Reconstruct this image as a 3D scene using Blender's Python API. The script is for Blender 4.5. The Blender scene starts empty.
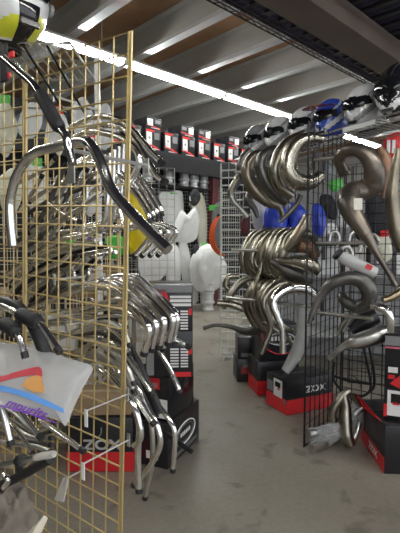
import bpy, bmesh, math, random
from mathutils import Vector, Matrix, noise
random.seed(7)
C = bpy.context.scene.collection
EXPO = 0.6; WORLD = 1.05; TUBES = 32.; TUBES2 = 15.; SGN = -1
SC = bpy.context.scene
CAMH = 1.42; TILT = math.atan(26.5/440.0); F = 440.0
ct, st = math.cos(TILT), math.sin(TILT)
V = Vector

# ---------------------------------------------------------------- placing
def ray(px, py):
    x = (px-200)/F; y = (266.5-py)/F
    return V((x, ct + y*st, y*ct - st))
def P(px, py, Y):                       # point seen at a pixel, Y metres ahead
    d = ray(px, py); k = Y/d.y
    return V((0, 0, CAMH)) + d*k
def FL(px, py, z=0.0):                  # point of the floor (or of height z)
    d = ray(px, py); k = (z-CAMH)/d.z
    return V((0, 0, CAMH)) + d*k
def PL(px, py, p0, nrm):                # point of a plane
    d = ray(px, py); o = V((0, 0, CAMH))
    k = (V(p0)-o).dot(nrm)/d.dot(nrm)
    return o + d*k
U = V((.7226, .6912, 0)); W = V((.6912, -.7226, 0))       # the building's two axes
G0 = V((-.25, 1.60, 0)); GD = V((-.82, .572, 0)).normalized(); GN = V((.572, .82, 0)).normalized()
def Q(px, py, n):                       # on the plane n metres behind the gold grid
    return PL(px, py, G0 + GN*n, GN)
A0 = V((.72, 2.95, 0)); AD = V((.64, .77, 0)).normalized(); AN = V((.77, -.64, 0)).normalized()

# ---------------------------------------------------------------- materials
MATS = {}
def mat(name, col, rough=.5, metal=0., spec=.5, noise_amt=0., nscale=8., col2=None, alpha=1., emit=None, estr=0., coat=0., bump=0.):
    if name in MATS: return MATS[name]
    m = bpy.data.materials.new(name); m.use_nodes = True
    nt = m.node_tree; b = nt.nodes['Principled BSDF']
    b.inputs['Base Color'].default_value = (*col, 1); b.inputs['Roughness'].default_value = rough
    b.inputs['Metallic'].default_value = metal
    b.inputs['Specular IOR Level'].default_value = spec
    if coat: b.inputs['Coat Weight'].default_value = coat
    if emit: b.inputs['Emission Color'].default_value = (*emit, 1); b.inputs['Emission Strength'].default_value = estr
    if alpha < 1: b.inputs['Alpha'].default_value = alpha
    if noise_amt > 0 or bump > 0:
        tc = nt.nodes.new('ShaderNodeTexCoord'); nz = nt.nodes.new('ShaderNodeTexNoise')
        nz.inputs['Scale'].default_value = nscale; nz.inputs['Detail'].default_value = 5
        nt.links.new(tc.outputs['Object'], nz.inputs['Vector'])
        if noise_amt > 0:
            mx = nt.nodes.new('ShaderNodeMix'); mx.data_type = 'RGBA'
            mx.inputs[6].default_value = (*col, 1)
            mx.inputs[7].default_value = (*(col2 or tuple(c*.5 for c in col)), 1)
            rp = nt.nodes.new('ShaderNodeMapRange'); rp.inputs[1].default_value = .4; rp.inputs[2].default_value = .7
            rp.inputs[4].default_value = noise_amt
            nt.links.new(nz.outputs['Fac'], rp.inputs[0]); nt.links.new(rp.outputs[0], mx.inputs[0])
            nt.links.new(mx.outputs[2], b.inputs['Base Color'])
        if bump > 0:
            bp = nt.nodes.new('ShaderNodeBump'); bp.inputs['Strength'].default_value = bump; bp.inputs['Distance'].default_value = .01
            nt.links.new(nz.outputs['Fac'], bp.inputs['Height']); nt.links.new(bp.outputs[0], b.inputs['Normal'])
    MATS[name] = m; return m
CHROME = mat('chrome', (.9, .9, .89), .13, 1.)
CHROME2 = mat('satin_chrome', (.6, .6, .58), .3, 1.)
ALU = mat('aluminium', (.62, .62, .6), .38, 1.)
STEEL = mat('raw_steel', (.37, .35, .295), .3, 1., noise_amt=.9, nscale=7, col2=(.17, .155, .12))
STEELP = mat('pale_steel', (.5, .475, .40), .27, 1., noise_amt=.8, nscale=9, col2=(.27, .245, .19))
STEELD = mat('blued_steel', (.17, .165, .155), .36, .75, noise_amt=.8, nscale=6, col2=(.08, .075, .07))
BRONZE = mat('bronze_steel', (.31, .27, .21), .34, .95, noise_amt=.8, nscale=7, col2=(.15, .13, .105))
RUST = mat('browned_steel', (.33, .19, .12), .5, .6, noise_amt=.8, nscale=12, col2=(.2, .13, .09))
GREYP = mat('grey_paint', (.42, .43, .42), .5, .1, noise_amt=.4, nscale=14, col2=(.3, .3, .3))
BLACKM = mat('black_metal', (.02, .02, .022), .35, .3)
BLACKR = mat('black_rubber', (.016, .016, .018), .55)
BLACKG = mat('black_gloss', (.012, .012, .015), .15, 0, .6)
CARD = mat('black_card', (.013, .013, .016), .3, 0, .5, noise_amt=.35, nscale=20, col2=(.03, .03, .034))
CARDR = mat('red_card', (.62, .02, .028), .4)
CARDG = mat('grey_card', (.22, .22, .225), .45)
WHITE = mat('white_card', (.8, .8, .79), .5)
WHITEP = mat('white_plastic', (.85, .86, .85), .35)
PAPER = mat('paper', (.66, .63, .57), .8)
BROWNC = mat('brown_card', (.32, .22, .13), .75, noise_amt=.4, nscale=15, col2=(.24, .16, .09))
GOLD = mat('brass_wire', (.66, .52, .25), .42, .6, noise_amt=.3, nscale=20, col2=(.5, .38, .17))
WIREB = mat('black_wire', (.015, .015, .017), .38, .2)
WIREW = mat('white_wire', (.78, .79, .77), .4)
WIREZ = mat('zinc_wire', (.6, .6, .58), .35, .9)
YELLOW = mat('yellow_plastic', (.85, .66, .02), .35)
YELG = mat('lime_plastic', (.72, .75, .05), .3)
BLUE = mat('blue_plastic', (.03, .07, .62), .28, noise_amt=.5, nscale=14, col2=(.1, .16, .8), bump=.6)
ORANGE = mat('orange_plastic', (.85, .13, .03), .35)
RED = mat('red_plastic', (.7, .03, .03), .35)
PINK = mat('pink_plastic', (.85, .16, .35), .4)
GREEN = mat('green_plastic', (.12, .62, .1), .4)
VISOR = mat('dark_visor', (.02, .022, .028), .08, 0, .7)
HWHITE = mat('helmet_white', (.8, .81, .82), .16, coat=.6)
HGREY = mat('helmet_grey', (.3, .31, .33), .2, coat=.5)
HBLACK = mat('helmet_black', (.015, .015, .018), .14, coat=.6)
HBLUE = mat('helmet_blue', (.03, .09, .5), .16, coat=.6)
HRED = mat('helmet_red', (.4, .05, .05), .2, coat=.6)
BAGW = mat('bagged_white', (.88, .89, .89), .25, 0, .6, noise_amt=.25, nscale=7, col2=(.66, .69, .71), bump=1.)
BAGC = mat('bagged_cream', (.72, .71, .58), .3, 0, .5, noise_amt=.3, nscale=9, col2=(.55, .55, .42), bump=.8)
PURPLE = mat('purple_ink', (.17, .05, .42), .5)
PALEBLUE = mat('pale_blue_print', (.12, .33, .75), .4)
DARK = mat('dark_cloth', (.02, .02, .024), .8)
MAROON = mat('maroon_paint', (.1, .018, .022), .5)
CLEAR = bpy.data.materials.new('clear_bag'); CLEAR.use_nodes = True
nt = CLEAR.node_tree; nt.nodes.clear()
o_ = nt.nodes.new('ShaderNodeOutputMaterial'); mx_ = nt.nodes.new('ShaderNodeMixShader')
t_ = nt.nodes.new('ShaderNodeBsdfTransparent'); p_ = nt.nodes.new('ShaderNodeBsdfPrincipled')
p_.inputs['Base Color'].default_value = (.78, .8, .82, 1); p_.inputs['Roughness'].default_value = .15
tc_ = nt.nodes.new('ShaderNodeTexCoord'); nz_ = nt.nodes.new('ShaderNodeTexNoise'); nz_.inputs['Scale'].default_value = 16
bp_ = nt.nodes.new('ShaderNodeBump'); bp_.inputs['Strength'].default_value = .8; bp_.inputs['Distance'].default_value = .01
nt.links.new(tc_.outputs['Object'], nz_.inputs[0]); nt.links.new(nz_.outputs['Fac'], bp_.inputs['Height']); nt.links.new(bp_.outputs[0], p_.inputs['Normal'])
mx_.inputs[0].default_value = .3
nt.links.new(t_.outputs[0], mx_.inputs[1]); nt.links.new(p_.outputs[0], mx_.inputs[2]); nt.links.new(mx_.outputs[0], o_.inputs[0])

# ---------------------------------------------------------------- mesh helpers
def B(): return bmesh.new()
LOC = {}
def obj(name, bm, m, parent=None, local=False, loc=None, smooth=True):
    off = V((0, 0, 0))
    if parent is not None:
        off = LOC.get(parent.name, V((0, 0, 0)))
    elif loc is not None: off = V(loc)
    if not local and off.length > 0: bmesh.ops.translate(bm, verts=bm.verts, vec=-off)
    me = bpy.data.meshes.new(name); bm.to_mesh(me); bm.free()
    for k in (m if isinstance(m, (list, tuple)) else [m]): me.materials.append(k)
    o = bpy.data.objects.new(name, me); C.objects.link(o)
    if parent is not None:
        o.parent = parent; LOC[o.name] = off
    elif loc is not None: o.location = loc; LOC[o.name] = V(loc)
    if smooth:
        for p in me.polygons: p.use_smooth = True
        try: me.set_sharp_from_angle(angle=math.radians(40))
        except Exception: pass
    return o
def thing(name, label, cat, loc=(0, 0, 0), rz=0., group=None):
    o = bpy.data.objects.new(name, None); C.objects.link(o); o.empty_display_size = .05
    o.location = loc; o.rotation_euler = (0, 0, rz); LOC[o.name] = V(loc)
    return tag(o, label, cat, group)
def tag(o, label, cat, group=None, kind=None):
    o['label'] = label; o['category'] = cat
    if group: o['group'] = group
    if kind: o['kind'] = kind
    return o
def struct(o):
    o['kind'] = 'structure'; return o

def smoothpts(pts, sub=5):
    pts = [V(p) for p in pts]
    if len(pts) < 3 or sub <= 1: return pts
    out = []
    for i in range(len(pts)-1):
        p0 = pts[i-1] if i > 0 else pts[0]*2-pts[1]
        p1, p2 = pts[i], pts[i+1]
        p3 = pts[i+2] if i+2 < len(pts) else pts[-1]*2-pts[-2]
        for k in range(sub):
            t = k/sub
            out.append(.5*((2*p1)+(-p0+p2)*t+(2*p0-5*p1+4*p2-p3)*t*t+(-p0+3*p1-3*p2+p3)*t*t*t))
    out.append(pts[-1]); return out
def smoothvals(v, sub=5):
    out = []
    for i in range(len(v)-1):
        for k in range(sub): out.append(v[i]+(v[i+1]-v[i])*k/sub)
    out.append(v[-1]); return out
def tube(bm, pts, r, seg=8, caps=True, closed=False):
    pts = [V(p) for p in pts]; n = len(pts)
    rs = r if isinstance(r, (list, tuple)) else [r]*n
    def tan(i):
        if closed: return (pts[(i+1) % n]-pts[i-1]).normalized()
        a = pts[max(0, i-1)]; b = pts[min(n-1, i+1)]
        d = b-a
        return d.normalized() if d.length > 1e-9 else V((0, 0, 1))
    t = tan(0); ref = V((0, 0, 1)) if abs(t.z) < .9 else V((1, 0, 0))
    nn = t.cross(ref).normalized(); rings = []
    for i in range(n):
        t = tan(i); nn = (nn - t*nn.dot(t)).normalized(); bb = t.cross(nn)
        rings.append([bm.verts.new(pts[i]+(nn*math.cos(a)+bb*math.sin(a))*rs[i]) for a in [2*math.pi*k/seg for k in range(seg)]])
    m = n if closed else n-1
    for i in range(m):
        a, b = rings[i], rings[(i+1) % n]
        for k in range(seg): bm.faces.new((a[k], a[(k+1) % seg], b[(k+1) % seg], b[k]))
    if caps and not closed:
        bm.faces.new(rings[0][::-1]); bm.faces.new(rings[-1])
    return bm
def boxm(bm, c, s, M=None):
    r = bmesh.ops.create_cube(bm, size=1.)
    bmesh.ops.scale(bm, verts=r['verts'], vec=s); bmesh.ops.translate(bm, verts=r['verts'], vec=c)
    if M is not None: bmesh.ops.transform(bm, verts=r['verts'], matrix=M)
    return r['verts']
def bevel(bm, w=.004, seg=2):
    bmesh.ops.bevel(bm, geom=bm.edges[:], offset=w, segments=seg, affect='EDGES', profile=.5); return bm
def oriented(o, x, z=V((0, 0, 1))):      # matrix with local x along x
    x = V(x).normalized(); y = V(z).cross(x).normalized(); zz = x.cross(y)
    M = Matrix((x, y, zz)).transposed().to_4x4(); M.translation = V(o); return M
def lathe(bm, prof, seg=20, M=None):
    rings = []
    for (r, z) in prof:
        rings.append([bm.verts.new((max(r, 1e-4)*math.cos(2*math.pi*k/seg), max(r, 1e-4)*math.sin(2*math.pi*k/seg), z)) for k in range(seg)])
    for a, b in zip(rings, rings[1:]):
        for k in range(seg): bm.faces.new((a[k], a[(k+1) % seg], b[(k+1) % seg], b[k]))
    bm.faces.new(rings[0][::-1]); bm.faces.new(rings[-1])
    if M is not None: bmesh.ops.transform(bm, verts=bm.verts, matrix=M)
    return bm
def pillow(bm, outline, thick, nrm, rings=6, jit=.0, sub=4):
    """closed inflated shape of an outline (world points lying roughly in a plane)"""
    pts = [V(p) for p in outline]; n = len(pts); out = []
    for i in range(n):
        p0, p1, p2, p3 = pts[i-1], pts[i], pts[(i+1) % n], pts[(i+2) % n]
        for k in range(sub):
            t = k/sub
            out.append(.5*((2*p1)+(-p0+p2)*t+(2*p0-5*p1+4*p2-p3)*t*t+(-p0+3*p1-3*p2+p3)*t*t*t))
    c = sum(out, V())/len(out); nrm = V(nrm).normalized(); m = len(out)
    edge = [bm.verts.new(p) for p in out]
    for sgn in (1, -1):
        prev = edge
        for r in range(1, rings):
            f = 1-(r/rings)**1.15
            h = thick*math.sqrt(max(0, 1-f*f))
            cur = []
            for p in out:
                q = c+(p-c)*f
                h2 = h*(1+jit*(noise.noise(q*6)*1.3+noise.noise(q*15)*.8))
                cur.append(bm.verts.new(q+nrm*sgn*h2))
            for k in range(m):
                fs = (prev[k], prev[(k+1) % m], cur[(k+1) % m], cur[k])
                bm.faces.new(fs if sgn > 0 else fs[::-1])
            prev = cur
        bm.faces.new(prev if sgn > 0 else prev[::-1])
    bmesh.ops.recalc_face_normals(bm, faces=bm.faces)
    return bm
def ribbon(bm, pts, w, th=.003):          # flat strip: pts path, w vector half width
    pts = [V(p) for p in pts]; w = V(w); prev = None
    t0 = (pts[-1]-pts[0]).normalized(); nrm = t0.cross(w).normalized()*th
    rows = []
    for p in pts: rows.append([bm.verts.new(p-w+nrm), bm.verts.new(p+w+nrm), bm.verts.new(p+w-nrm), bm.verts.new(p-w-nrm)])
    for a, b in zip(rows, rows[1:]):
        for k in range(4): bm.faces.new((a[k], a[(k+1) % 4], b[(k+1) % 4], b[k]))
    bm.faces.new(rows[0][::-1]); bm.faces.new(rows[-1])
    bmesh.ops.recalc_face_normals(bm, faces=bm.faces); return bm
def textbm(s, size, M, sx=1., bold=.0, shear=0.):
    cu = bpy.data.curves.new('t', 'FONT'); cu.body = s; cu.size = size; cu.offset = bold; cu.extrude = .0004
    cu.align_x = 'CENTER'; cu.align_y = 'CENTER'; cu.shear = shear
    ob = bpy.data.objects.new('t', cu); C.objects.link(ob)
    bpy.context.view_layer.update()
    dg = bpy.context.evaluated_depsgraph_get()
    me = bpy.data.meshes.new_from_object(ob.evaluated_get(dg))
    bm = B(); bm.from_mesh(me)
    bpy.data.objects.remove(ob); bpy.data.curves.remove(cu); bpy.data.meshes.remove(me)
    bmesh.ops.scale(bm, verts=bm.verts, vec=(sx, 1, 1))
    bmesh.ops.transform(bm, verts=bm.verts, matrix=M)
    return bm
ORD = ['nearest', 'second', 'third', 'fourth', 'fifth', 'sixth', 'seventh', 'eighth', 'ninth', 'tenth', 'eleventh', 'twelfth']

# ================================================================ camera, world
cam = bpy.data.cameras.new('camera'); co = bpy.data.objects.new('camera', cam); C.objects.link(co)
co.location = (0, 0, CAMH); co.rotation_euler = (math.pi/2 - TILT, 0, 0)
cam.sensor_width = 36; cam.sensor_fit = 'AUTO'; cam.lens = F/533*36; cam.clip_start = .05
SC.camera = co
SC.view_settings.view_transform = 'Standard'; SC.view_settings.look = 'None'
SC.view_settings.exposure = EXPO; SC.view_settings.gamma = 1
w = bpy.data.worlds.new('world'); SC.world = w; w.use_nodes = True
w.node_tree.nodes['Background'].inputs[0].default_value = (.92, .96, 1, 1); w.node_tree.nodes['Background'].inputs[1].default_value = WORLD

# ================================================================ setting
def uv(t, v, z): return U*t + W*v + V((0, 0, z))
WALLV = (V((.23, 10., 0))).dot(W)                 # back wall plane
def uvbox(name, t0, t1, v0, v1, z0, z1, m, bev=0, parent=None):
    bm = B(); c = uv((t0+t1)/2, (v0+v1)/2, (z0+z1)/2)
    M = oriented(c, U)
    boxm(bm, (0, 0, 0), (abs(t1-t0), abs(v1-v0), abs(z1-z0)), M)
    if bev: bevel(bm, bev)
    return obj(name, bm, m, parent, loc=(c.x, c.y, z0) if parent is None else None, smooth=False)
# concrete floor
fm = bpy.data.materials.new('concrete'); fm.use_nodes = True
nt = fm.node_tree; b = nt.nodes['Principled BSDF']; b.inputs['Roughness'].default_value = .42; b.inputs['Specular IOR Level'].default_value = .4
tc = nt.nodes.new('ShaderNodeTexCoord')
def nz(scale, det=6, dist=0):
    n = nt.nodes.new('ShaderNodeTexNoise'); n.inputs['Scale'].default_value = scale; n.inputs['Detail'].default_value = det
    n.inputs['Distortion'].default_value = dist
    nt.links.new(tc.outputs['Object'], n.inputs['Vector']); return n
def ramp(src, p0, c0, p1, c1):
    r = nt.nodes.new('ShaderNodeValToRGB'); r.color_ramp.elements[0].position = p0; r.color_ramp.elements[0].color = (*c0, 1)
    r.color_ramp.elements[1].position = p1; r.color_ramp.elements[1].color = (*c1, 1)
    nt.links.new(src, r.inputs[0]); return r
r1 = ramp(nz(1.3, 8).outputs['Fac'], .32, (.205, .184, .15), .7, (.288, .261, .218))
r2 = ramp(nz(4.2, 3, .6).outputs['Fac'], .57, (1, 1, 1), .68, (.62, .61, .6))
r3 = ramp(nz(38, 4).outputs['Fac'], .3, (.9, .9, .9), .7, (1.05, 1.05, 1.05))
def mul(a, b_):
    m = nt.nodes.new('ShaderNodeMix'); m.data_type = 'RGBA'; m.blend_type = 'MULTIPLY'; m.inputs[0].default_value = 1
    nt.links.new(a, m.inputs[6]); nt.links.new(b_, m.inputs[7]); return m.outputs[2]
nt.links.new(mul(mul(r1.outputs[0], r2.outputs[0]), r3.outputs[0]), b.inputs['Base Color'])
rr = ramp(nz(2.2, 4).outputs['Fac'], .3, (.34,)*3, .7, (.55,)*3); nt.links.new(rr.outputs[0], b.inputs['Roughness'])
REARV = WALLV-4.2
struct(uvbox('floor', -9, 16, REARV-.1, 5.5, -.1, 0, fm))
WALLM = mat('back_wall_paint', (.02, .02, .024), .7)
WALLS = mat('side_wall_paint', (.42, .42, .41), .7)
struct(uvbox('wall_back', -9, 16, REARV-.12, REARV, 0, 5.1, mat('rear_wall_paint', (.2, .2, .21), .7)))
struct(uvbox('wall_left', -9.12, -9, REARV-.12, 5.5, 0, 5.1, WALLS))
struct(uvbox('wall_right', 16, 16.12, REARV-.12, 5.5, 0, 5.1, WALLS))
PLY = mat('plywood', (.52, .31, .17), .6, noise_amt=.9, nscale=1.2, col2=(.3, .17, .1))
struct(uvbox('ceiling', -9.12, 16.12, REARV-.12, 5.5, 4.975, 5.08, PLY))
# steel joists, 1.2 m apart; bottom flange is smooth galvanised steel up to the strip row
JST = mat('joist_paint', (.64, .64, .615), .55, noise_amt=.3, nscale=1.5, col2=(.52, .53, .53))
FLG = mat('galvanised', (.84, .86, .88), .3, .65)
jo = V((-.134, 8.42, 0)).dot(U)
for k in range(-8, 7):
    t = jo + 1.2*k
    bm = B()
    def pl(t0, t1, z0, z1):
        c = uv((t0+t1)/2, (REARV+2.5)/2, (z0+z1)/2); boxm(bm, (0, 0, 0), (t1-t0, 2.5-REARV, z1-z0), oriented(c, U))
    pl(t+.07, t+.082, 4.5, 4.975); pl(t-.04, t+.082, 4.96, 4.974)
    o = obj('trim_%d' % (k+9), bm, JST, loc=uv(t, (REARV+2.5)/2, 4.5), smooth=False); struct(o)
    f = uvbox('flange', t-.07, t+.082, -6.3+.0, 2.5, 4.488, 4.5, FLG, parent=o)
    bm = B(); c = uv(t-.066, (REARV+2.5)/2, 4.515); boxm(bm, (0, 0, 0), (.008, 2.5-REARV, .06), oriented(c, U)); obj('flange_lip', bm, FLG, o, smooth=False)
    bm = B(); c = uv(t+.005, (REARV-6.3)/2, 4.494); boxm(bm, (0, 0, 0), (.152, -6.3-REARV, .012), oriented(c, U)); obj('flange', bm, JST, o, smooth=False)  # duller finish paints in the dimness beyond the strip lights

# fluorescent strip lights
TUBE = mat('lit_tube', (1, 1, 1), .4, emit=(.97, 1, .96), estr=TUBES)
TUBE2 = mat('lit_tube_near', (1, 1, 1), .4, emit=(1, .98, .93), estr=TUBES2)
HOUS = mat('white_enamel', (.8, .8, .78), .4)
def strip(t0, t1, v, z, label, m, drop):
    c = uv((t0+t1)/2, v, z)
    r = thing('strip_light', label, 'light', c, 0, 'fluorescent strip lights')
    def bx(name, dv, z0, z1, wv, mm, gap=.0):
        bm = B(); boxm(bm, (0, 0, 0), (t1-t0-gap, wv, z1-z0), oriented(uv((t0+t1)/2, v+dv, (z0+z1)/2), U)); return obj(name, bm, mm, r, smooth=False)
    bx('housing', 0, z+.035, z+.1, .12, HOUS, .02); bx('reflector', 0, z+.03, z+.036, .26, HOUS, .02)  # wide reflector added to keep tube light off the ceiling
    for s in (-1, 1):
        bm = B(); tube(bm, [uv(t0+.05, v+s*.05, z), uv(t1-.05, v+s*.05, z)], .026, 10); obj('fluorescent_tube', bm, m, r)
    for tt in (t0+.025, t1-.025):
        bm = B(); boxm(bm, (0, 0, 0), (.03, .16, .07), oriented(uv(tt, v, z), U)); obj('lamp_holder', bm, HOUS, r, smooth=False)
    for tt in (t0+.4, t1-.4):
        bm = B(); tube(bm, [uv(tt, v, z+.1), uv(tt, v, z+drop)], .006, 6); obj('hanger', bm, HOUS, r)
SV = V((0, 8.7, 0)).dot(W)
sl = V((0, 8.7, 0)).dot(U)
names = ['leftmost fluorescent strip light, behind the white and yellow helmet', 'fluorescent strip light beyond the top of the brass grid, left of the joint',
         'fluorescent strip light in the middle of the ceiling row, above the back shelf', 'fluorescent strip light ending above the row of helmets',
         'fluorescent strip light glimpsed beyond the helmets on the wire shelf', 'farthest right fluorescent strip light of the ceiling row']
for i, k in enumerate([-2, -1, 0, 1, 2, 3]):
    a = sl-1.76+2.41*k
    strip(a, a+2.41, SV, 4.34, names[i], TUBE, .76)
for k in range(3):                                   # unseen lamps added under the mezzanine so the aisle is not dark
    a = -3.2+2.41*k
    strip(a, a+2.41, .55, 3.12, ['fluorescent strip light under the mezzanine, left of the aisle', 'fluorescent strip light under the mezzanine over the aisle mouth', 'fluorescent strip light under the mezzanine, right of the aisle'][k], TUBE2, .25)
for k in range(2):  # lamps added out of view on the left to brighten the joist webs
    strip(-5.1+2.41*k, -2.69+2.41*k, -4.0, 4.34, ['fluorescent strip light high over the far left racks', 'fluorescent strip light high over the left racks'][k], TUBE2, .6)
for k in range(2):  # extra unseen lamps added on the right
    a = 5.0+2.41*k
    strip(a, a+2.41, -2.6, 3.85, ['fluorescent strip light over the right-hand racks', 'fluorescent strip light over the far right racks'][k], TUBE2, .6)

# mezzanine: dark deck on a brown beam, wire edge
DECK = mat('deck_navy', (.04, .038, .065), .55, .3, noise_amt=.8, nscale=9, col2=(.12, .1, .18), bump=.5)
r = uvbox('mezzanine_deck', -6, 12, -2.66, 3.2, 3.445, 3.5, DECK)
tag(r, 'dark navy mezzanine deck overhead with a wire edge', 'mezzanine deck')
bm = B()
for k in range(46):
    t = -2.0+k*.2
    boxm(bm, (0, 0, 0), (.05, 4.6, .02), oriented(uv(t, -.2, 3.42), U))
obj('deck_rib', bm, mat('deck_rib_paint', (.05, .052, .058), .4, .4), r, smooth=False)
bm = B()
for dz, dv in ((0, 0), (-.035, 0), (-.0, .06)):
    tube(bm, [uv(-6, -2.67+dv, 3.43+dz), uv(12, -2.67+dv, 3.43+dz)], .007, 6)
tt = -1.6; k = 0
while tt < 8:
    tube(bm, [uv(tt, -2.67, 3.43-.035*(k % 2)), uv(tt+.1, -2.67, 3.43-.035*((k+1) % 2))], .004, 5); tt += .1; k += 1
obj('edge_rail', bm, BLACKM, r)
bm = B()
for k in range(90): tube(bm, [uv(-1.6+k*.1, -2.67, 3.435), uv(-1.6+k*.1, -1.6, 3.41)], .004, 5)
for k in range(10): tube(bm, [uv(-1.6, -2.65+k*.075, 3.415), uv(7.6, -2.65+k*.075, 3.415)], .005, 5)
obj('wire_mesh', bm, mat('violet_wire', (.12, .11, .17), .35, .5), r)
BEAM = mat('beam_brown', (.14, .105, .085), .6, noise_amt=.5, nscale=2, col2=(.075, .06, .05))
r = uvbox('mezzanine_beam', -6, 12, -2.17, -1.88, 3.2, 3.4, BEAM, .006)
tag(r, 'brown beam carrying the dark mezzanine deck', 'beam')
bm = B(); tube(bm, [uv(1.2, -1.42, 3.3), uv(8, -1.42, 3.3)], .022, 10)
tag(obj('conduit_pipe', bm, ALU, loc=uv(3, -1.42, 3.3)), 'grey conduit pipe under the mezzanine in the top right corner', 'pipe')
bm = B(); tube(bm, [uv(t_, v_, z_) for t_, v_, z_ in [(11.9, -2.0, 0), (11.9, -2.0, 3.2)]], .06, 8); struct(obj('trim_beam_post', bm, BEAM, loc=uv(11.9, -2, 0)))

# ================================================================ back wall shelving
def wallp(px, py, off): return PL(px, py, W*(WALLV+off), W)
S0 = wallp(196, 157, .5); ZS = S0.z
sh = thing('wall_shelf', 'long dark shelf high on the back wall, holding a row of red and white cartons', 'shelf', uv(0, WALLV+.25, ZS-.05))
uvbox('back_panel', -4, 10, WALLV-.03, WALLV, 0, ZS, WALLM, parent=sh); uvbox('shelf_board', -4, 10, WALLV, WALLV+.5, ZS-.06, ZS, DARK, parent=sh); uvbox('shelf_edge', -4, 10, WALLV+.48, WALLV+.51, ZS-.35, ZS-.06, mat('edge_board', (.008, .008, .01), .7), parent=sh)
for t in (-2.5, 0., 2.5, 5, 7.9, 9.5):
    bm = B(); a = uv(t, WALLV+.01, ZS-.4); b_ = uv(t, WALLV+.4, ZS-.06); tube(bm, [a, b_], .012, 6); obj('bracket', bm, DARK, sh)
def carton(px, py, z0, label, big=True, flip=False):
    t = px; wd, ht, dp = .35, (.39 if big else .2), .4
    r = thing('helmet_carton', label, 'box', uv(t, WALLV+.26, z0), math.atan2(U.y, U.x), 'cartons on the back wall shelf')
    bm = B(); boxm(bm, (0, 0, ht/2), (wd, dp, ht)); bevel(bm, .006); obj('carton_body', bm, CARD, r, True)
    y = -dp/2-.002
    def d(name, x0, x1, z0_, z1, m):
        bm = B(); boxm(bm, ((x0+x1)/2*wd, y, (z0_+z1)/2*ht), ((x1-x0)*wd, .002, (z1-z0_)*ht)); obj(name, bm, m, r, True, smooth=False)
    s = -1 if flip else 1
    d('white_label', *sorted((-.44*s, -.08*s)), .22, .82, WHITE); d('grey_label', *sorted((.08*s, .42*s)), .5, .82, CARDG)
    if big: d('red_stripe', -.46, .1, .84, .93, RED)
    bm = B()
    vs = [bm.verts.new((x*wd, y-.001, z*ht)) for x, z in ((-.5, .2), (-.1, .16), (.3, .03), (.5, .02), (.3, .14), (0, .22), (-.5, .3))]
    bm.faces.new(vs); bm.normal_update(); obj('red_swoosh', bm, RED, r, True, smooth=False)
    d('white_stripe', -.2, .4, .03, .07, WHITE)
    d('printed_mark', -.3 if not flip else .2, -.2 if not flip else .3, .5, .6, BLACKG)
t0 = PL(171.5, 150, W*(WALLV+.46), W).dot(U)
xs = [t0+.445*k for k in (-4, -3, -2, -1, 0, 1, 2, 3, 4, 5)]
for i, x in enumerate(xs):
    carton(x, 150, ZS, 'red, white and black carton on the high back shelf, %s from the left' % ['first', 'second', 'third', 'fourth', 'fifth', 'sixth', 'seventh', 'eighth', 'ninth', 'tenth'][i])
for i, (x, k) in enumerate([(t0-.42, 0), (t0+.42, 1), (t0+.9, 1), (t0+1.8, 1)]):
    carton(x, 120, ZS+.393, 'small carton in the upper layer on the back shelf, %s from the left' % ['first', 'second', 'third', 'fourth'][i], False, k)
# lower shelf with hubs
L0 = wallp(194, 187, .4); ZL = L0.z
sh = thing('wall_shelf', 'dark lower shelf under the cartons, holding a row of silver wheel hubs', 'shelf', uv(0, WALLV+.2, ZL-.04))
TP = wallp(214, 225, .4).dot(U)
uvbox('shelf_board', -3, TP-.12, WALLV, WALLV+.4, ZL-.05, ZL, DARK, parent=sh)
for t in (.5, 2.5, 4.5, TP-.3):
    bm = B(); tube(bm, [uv(t, WALLV+.01, ZL-.35), uv(t, WALLV+.33, ZL-.05)], .012, 6); obj('bracket', bm, DARK, sh)
HUBP = [(.1, 0), (.115, .006), (.115, .03), (.1, .045), (.095, .08), (.1, .12), (.122, .135), (.122, .17), (.11, .18), (.105, .24), (.105, .3), (.12, .315), (.12, .35), (.09, .36), (.06, .34)]
def hub(base, label, group, s=1.):
    r = thing('wheel_hub', label, 'hub', base, 0, group)
    bm = B(); lathe(bm, [(a*s, z*s) for a, z in HUBP], 20); obj('hub_body', bm, mat('cast_silver', (.72, .73, .73), .35, .5), r, True)
    bm = B(); lathe(bm, [(.121*s, .14*s), (.124*s, .142*s), (.124*s, .163*s), (.121*s, .165*s)], 20); obj('hub_flange', bm, WHITEP, r, True)
for i, x in enumerate([104, 119, 134, 148, 168.5, 184, 193.5, 203.5]):
    p = PL(x, 187, W*(WALLV+.2), W)
    hub(uv(p.dot(U), WALLV+.2, ZL), 'silver wheel hub on the lower back shelf, %s from the left' % ['first', 'second', 'third', 'fourth', 'fifth', 'sixth', 'seventh', 'eighth'][i], 'wheel hubs on the lower shelf', .98)

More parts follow.
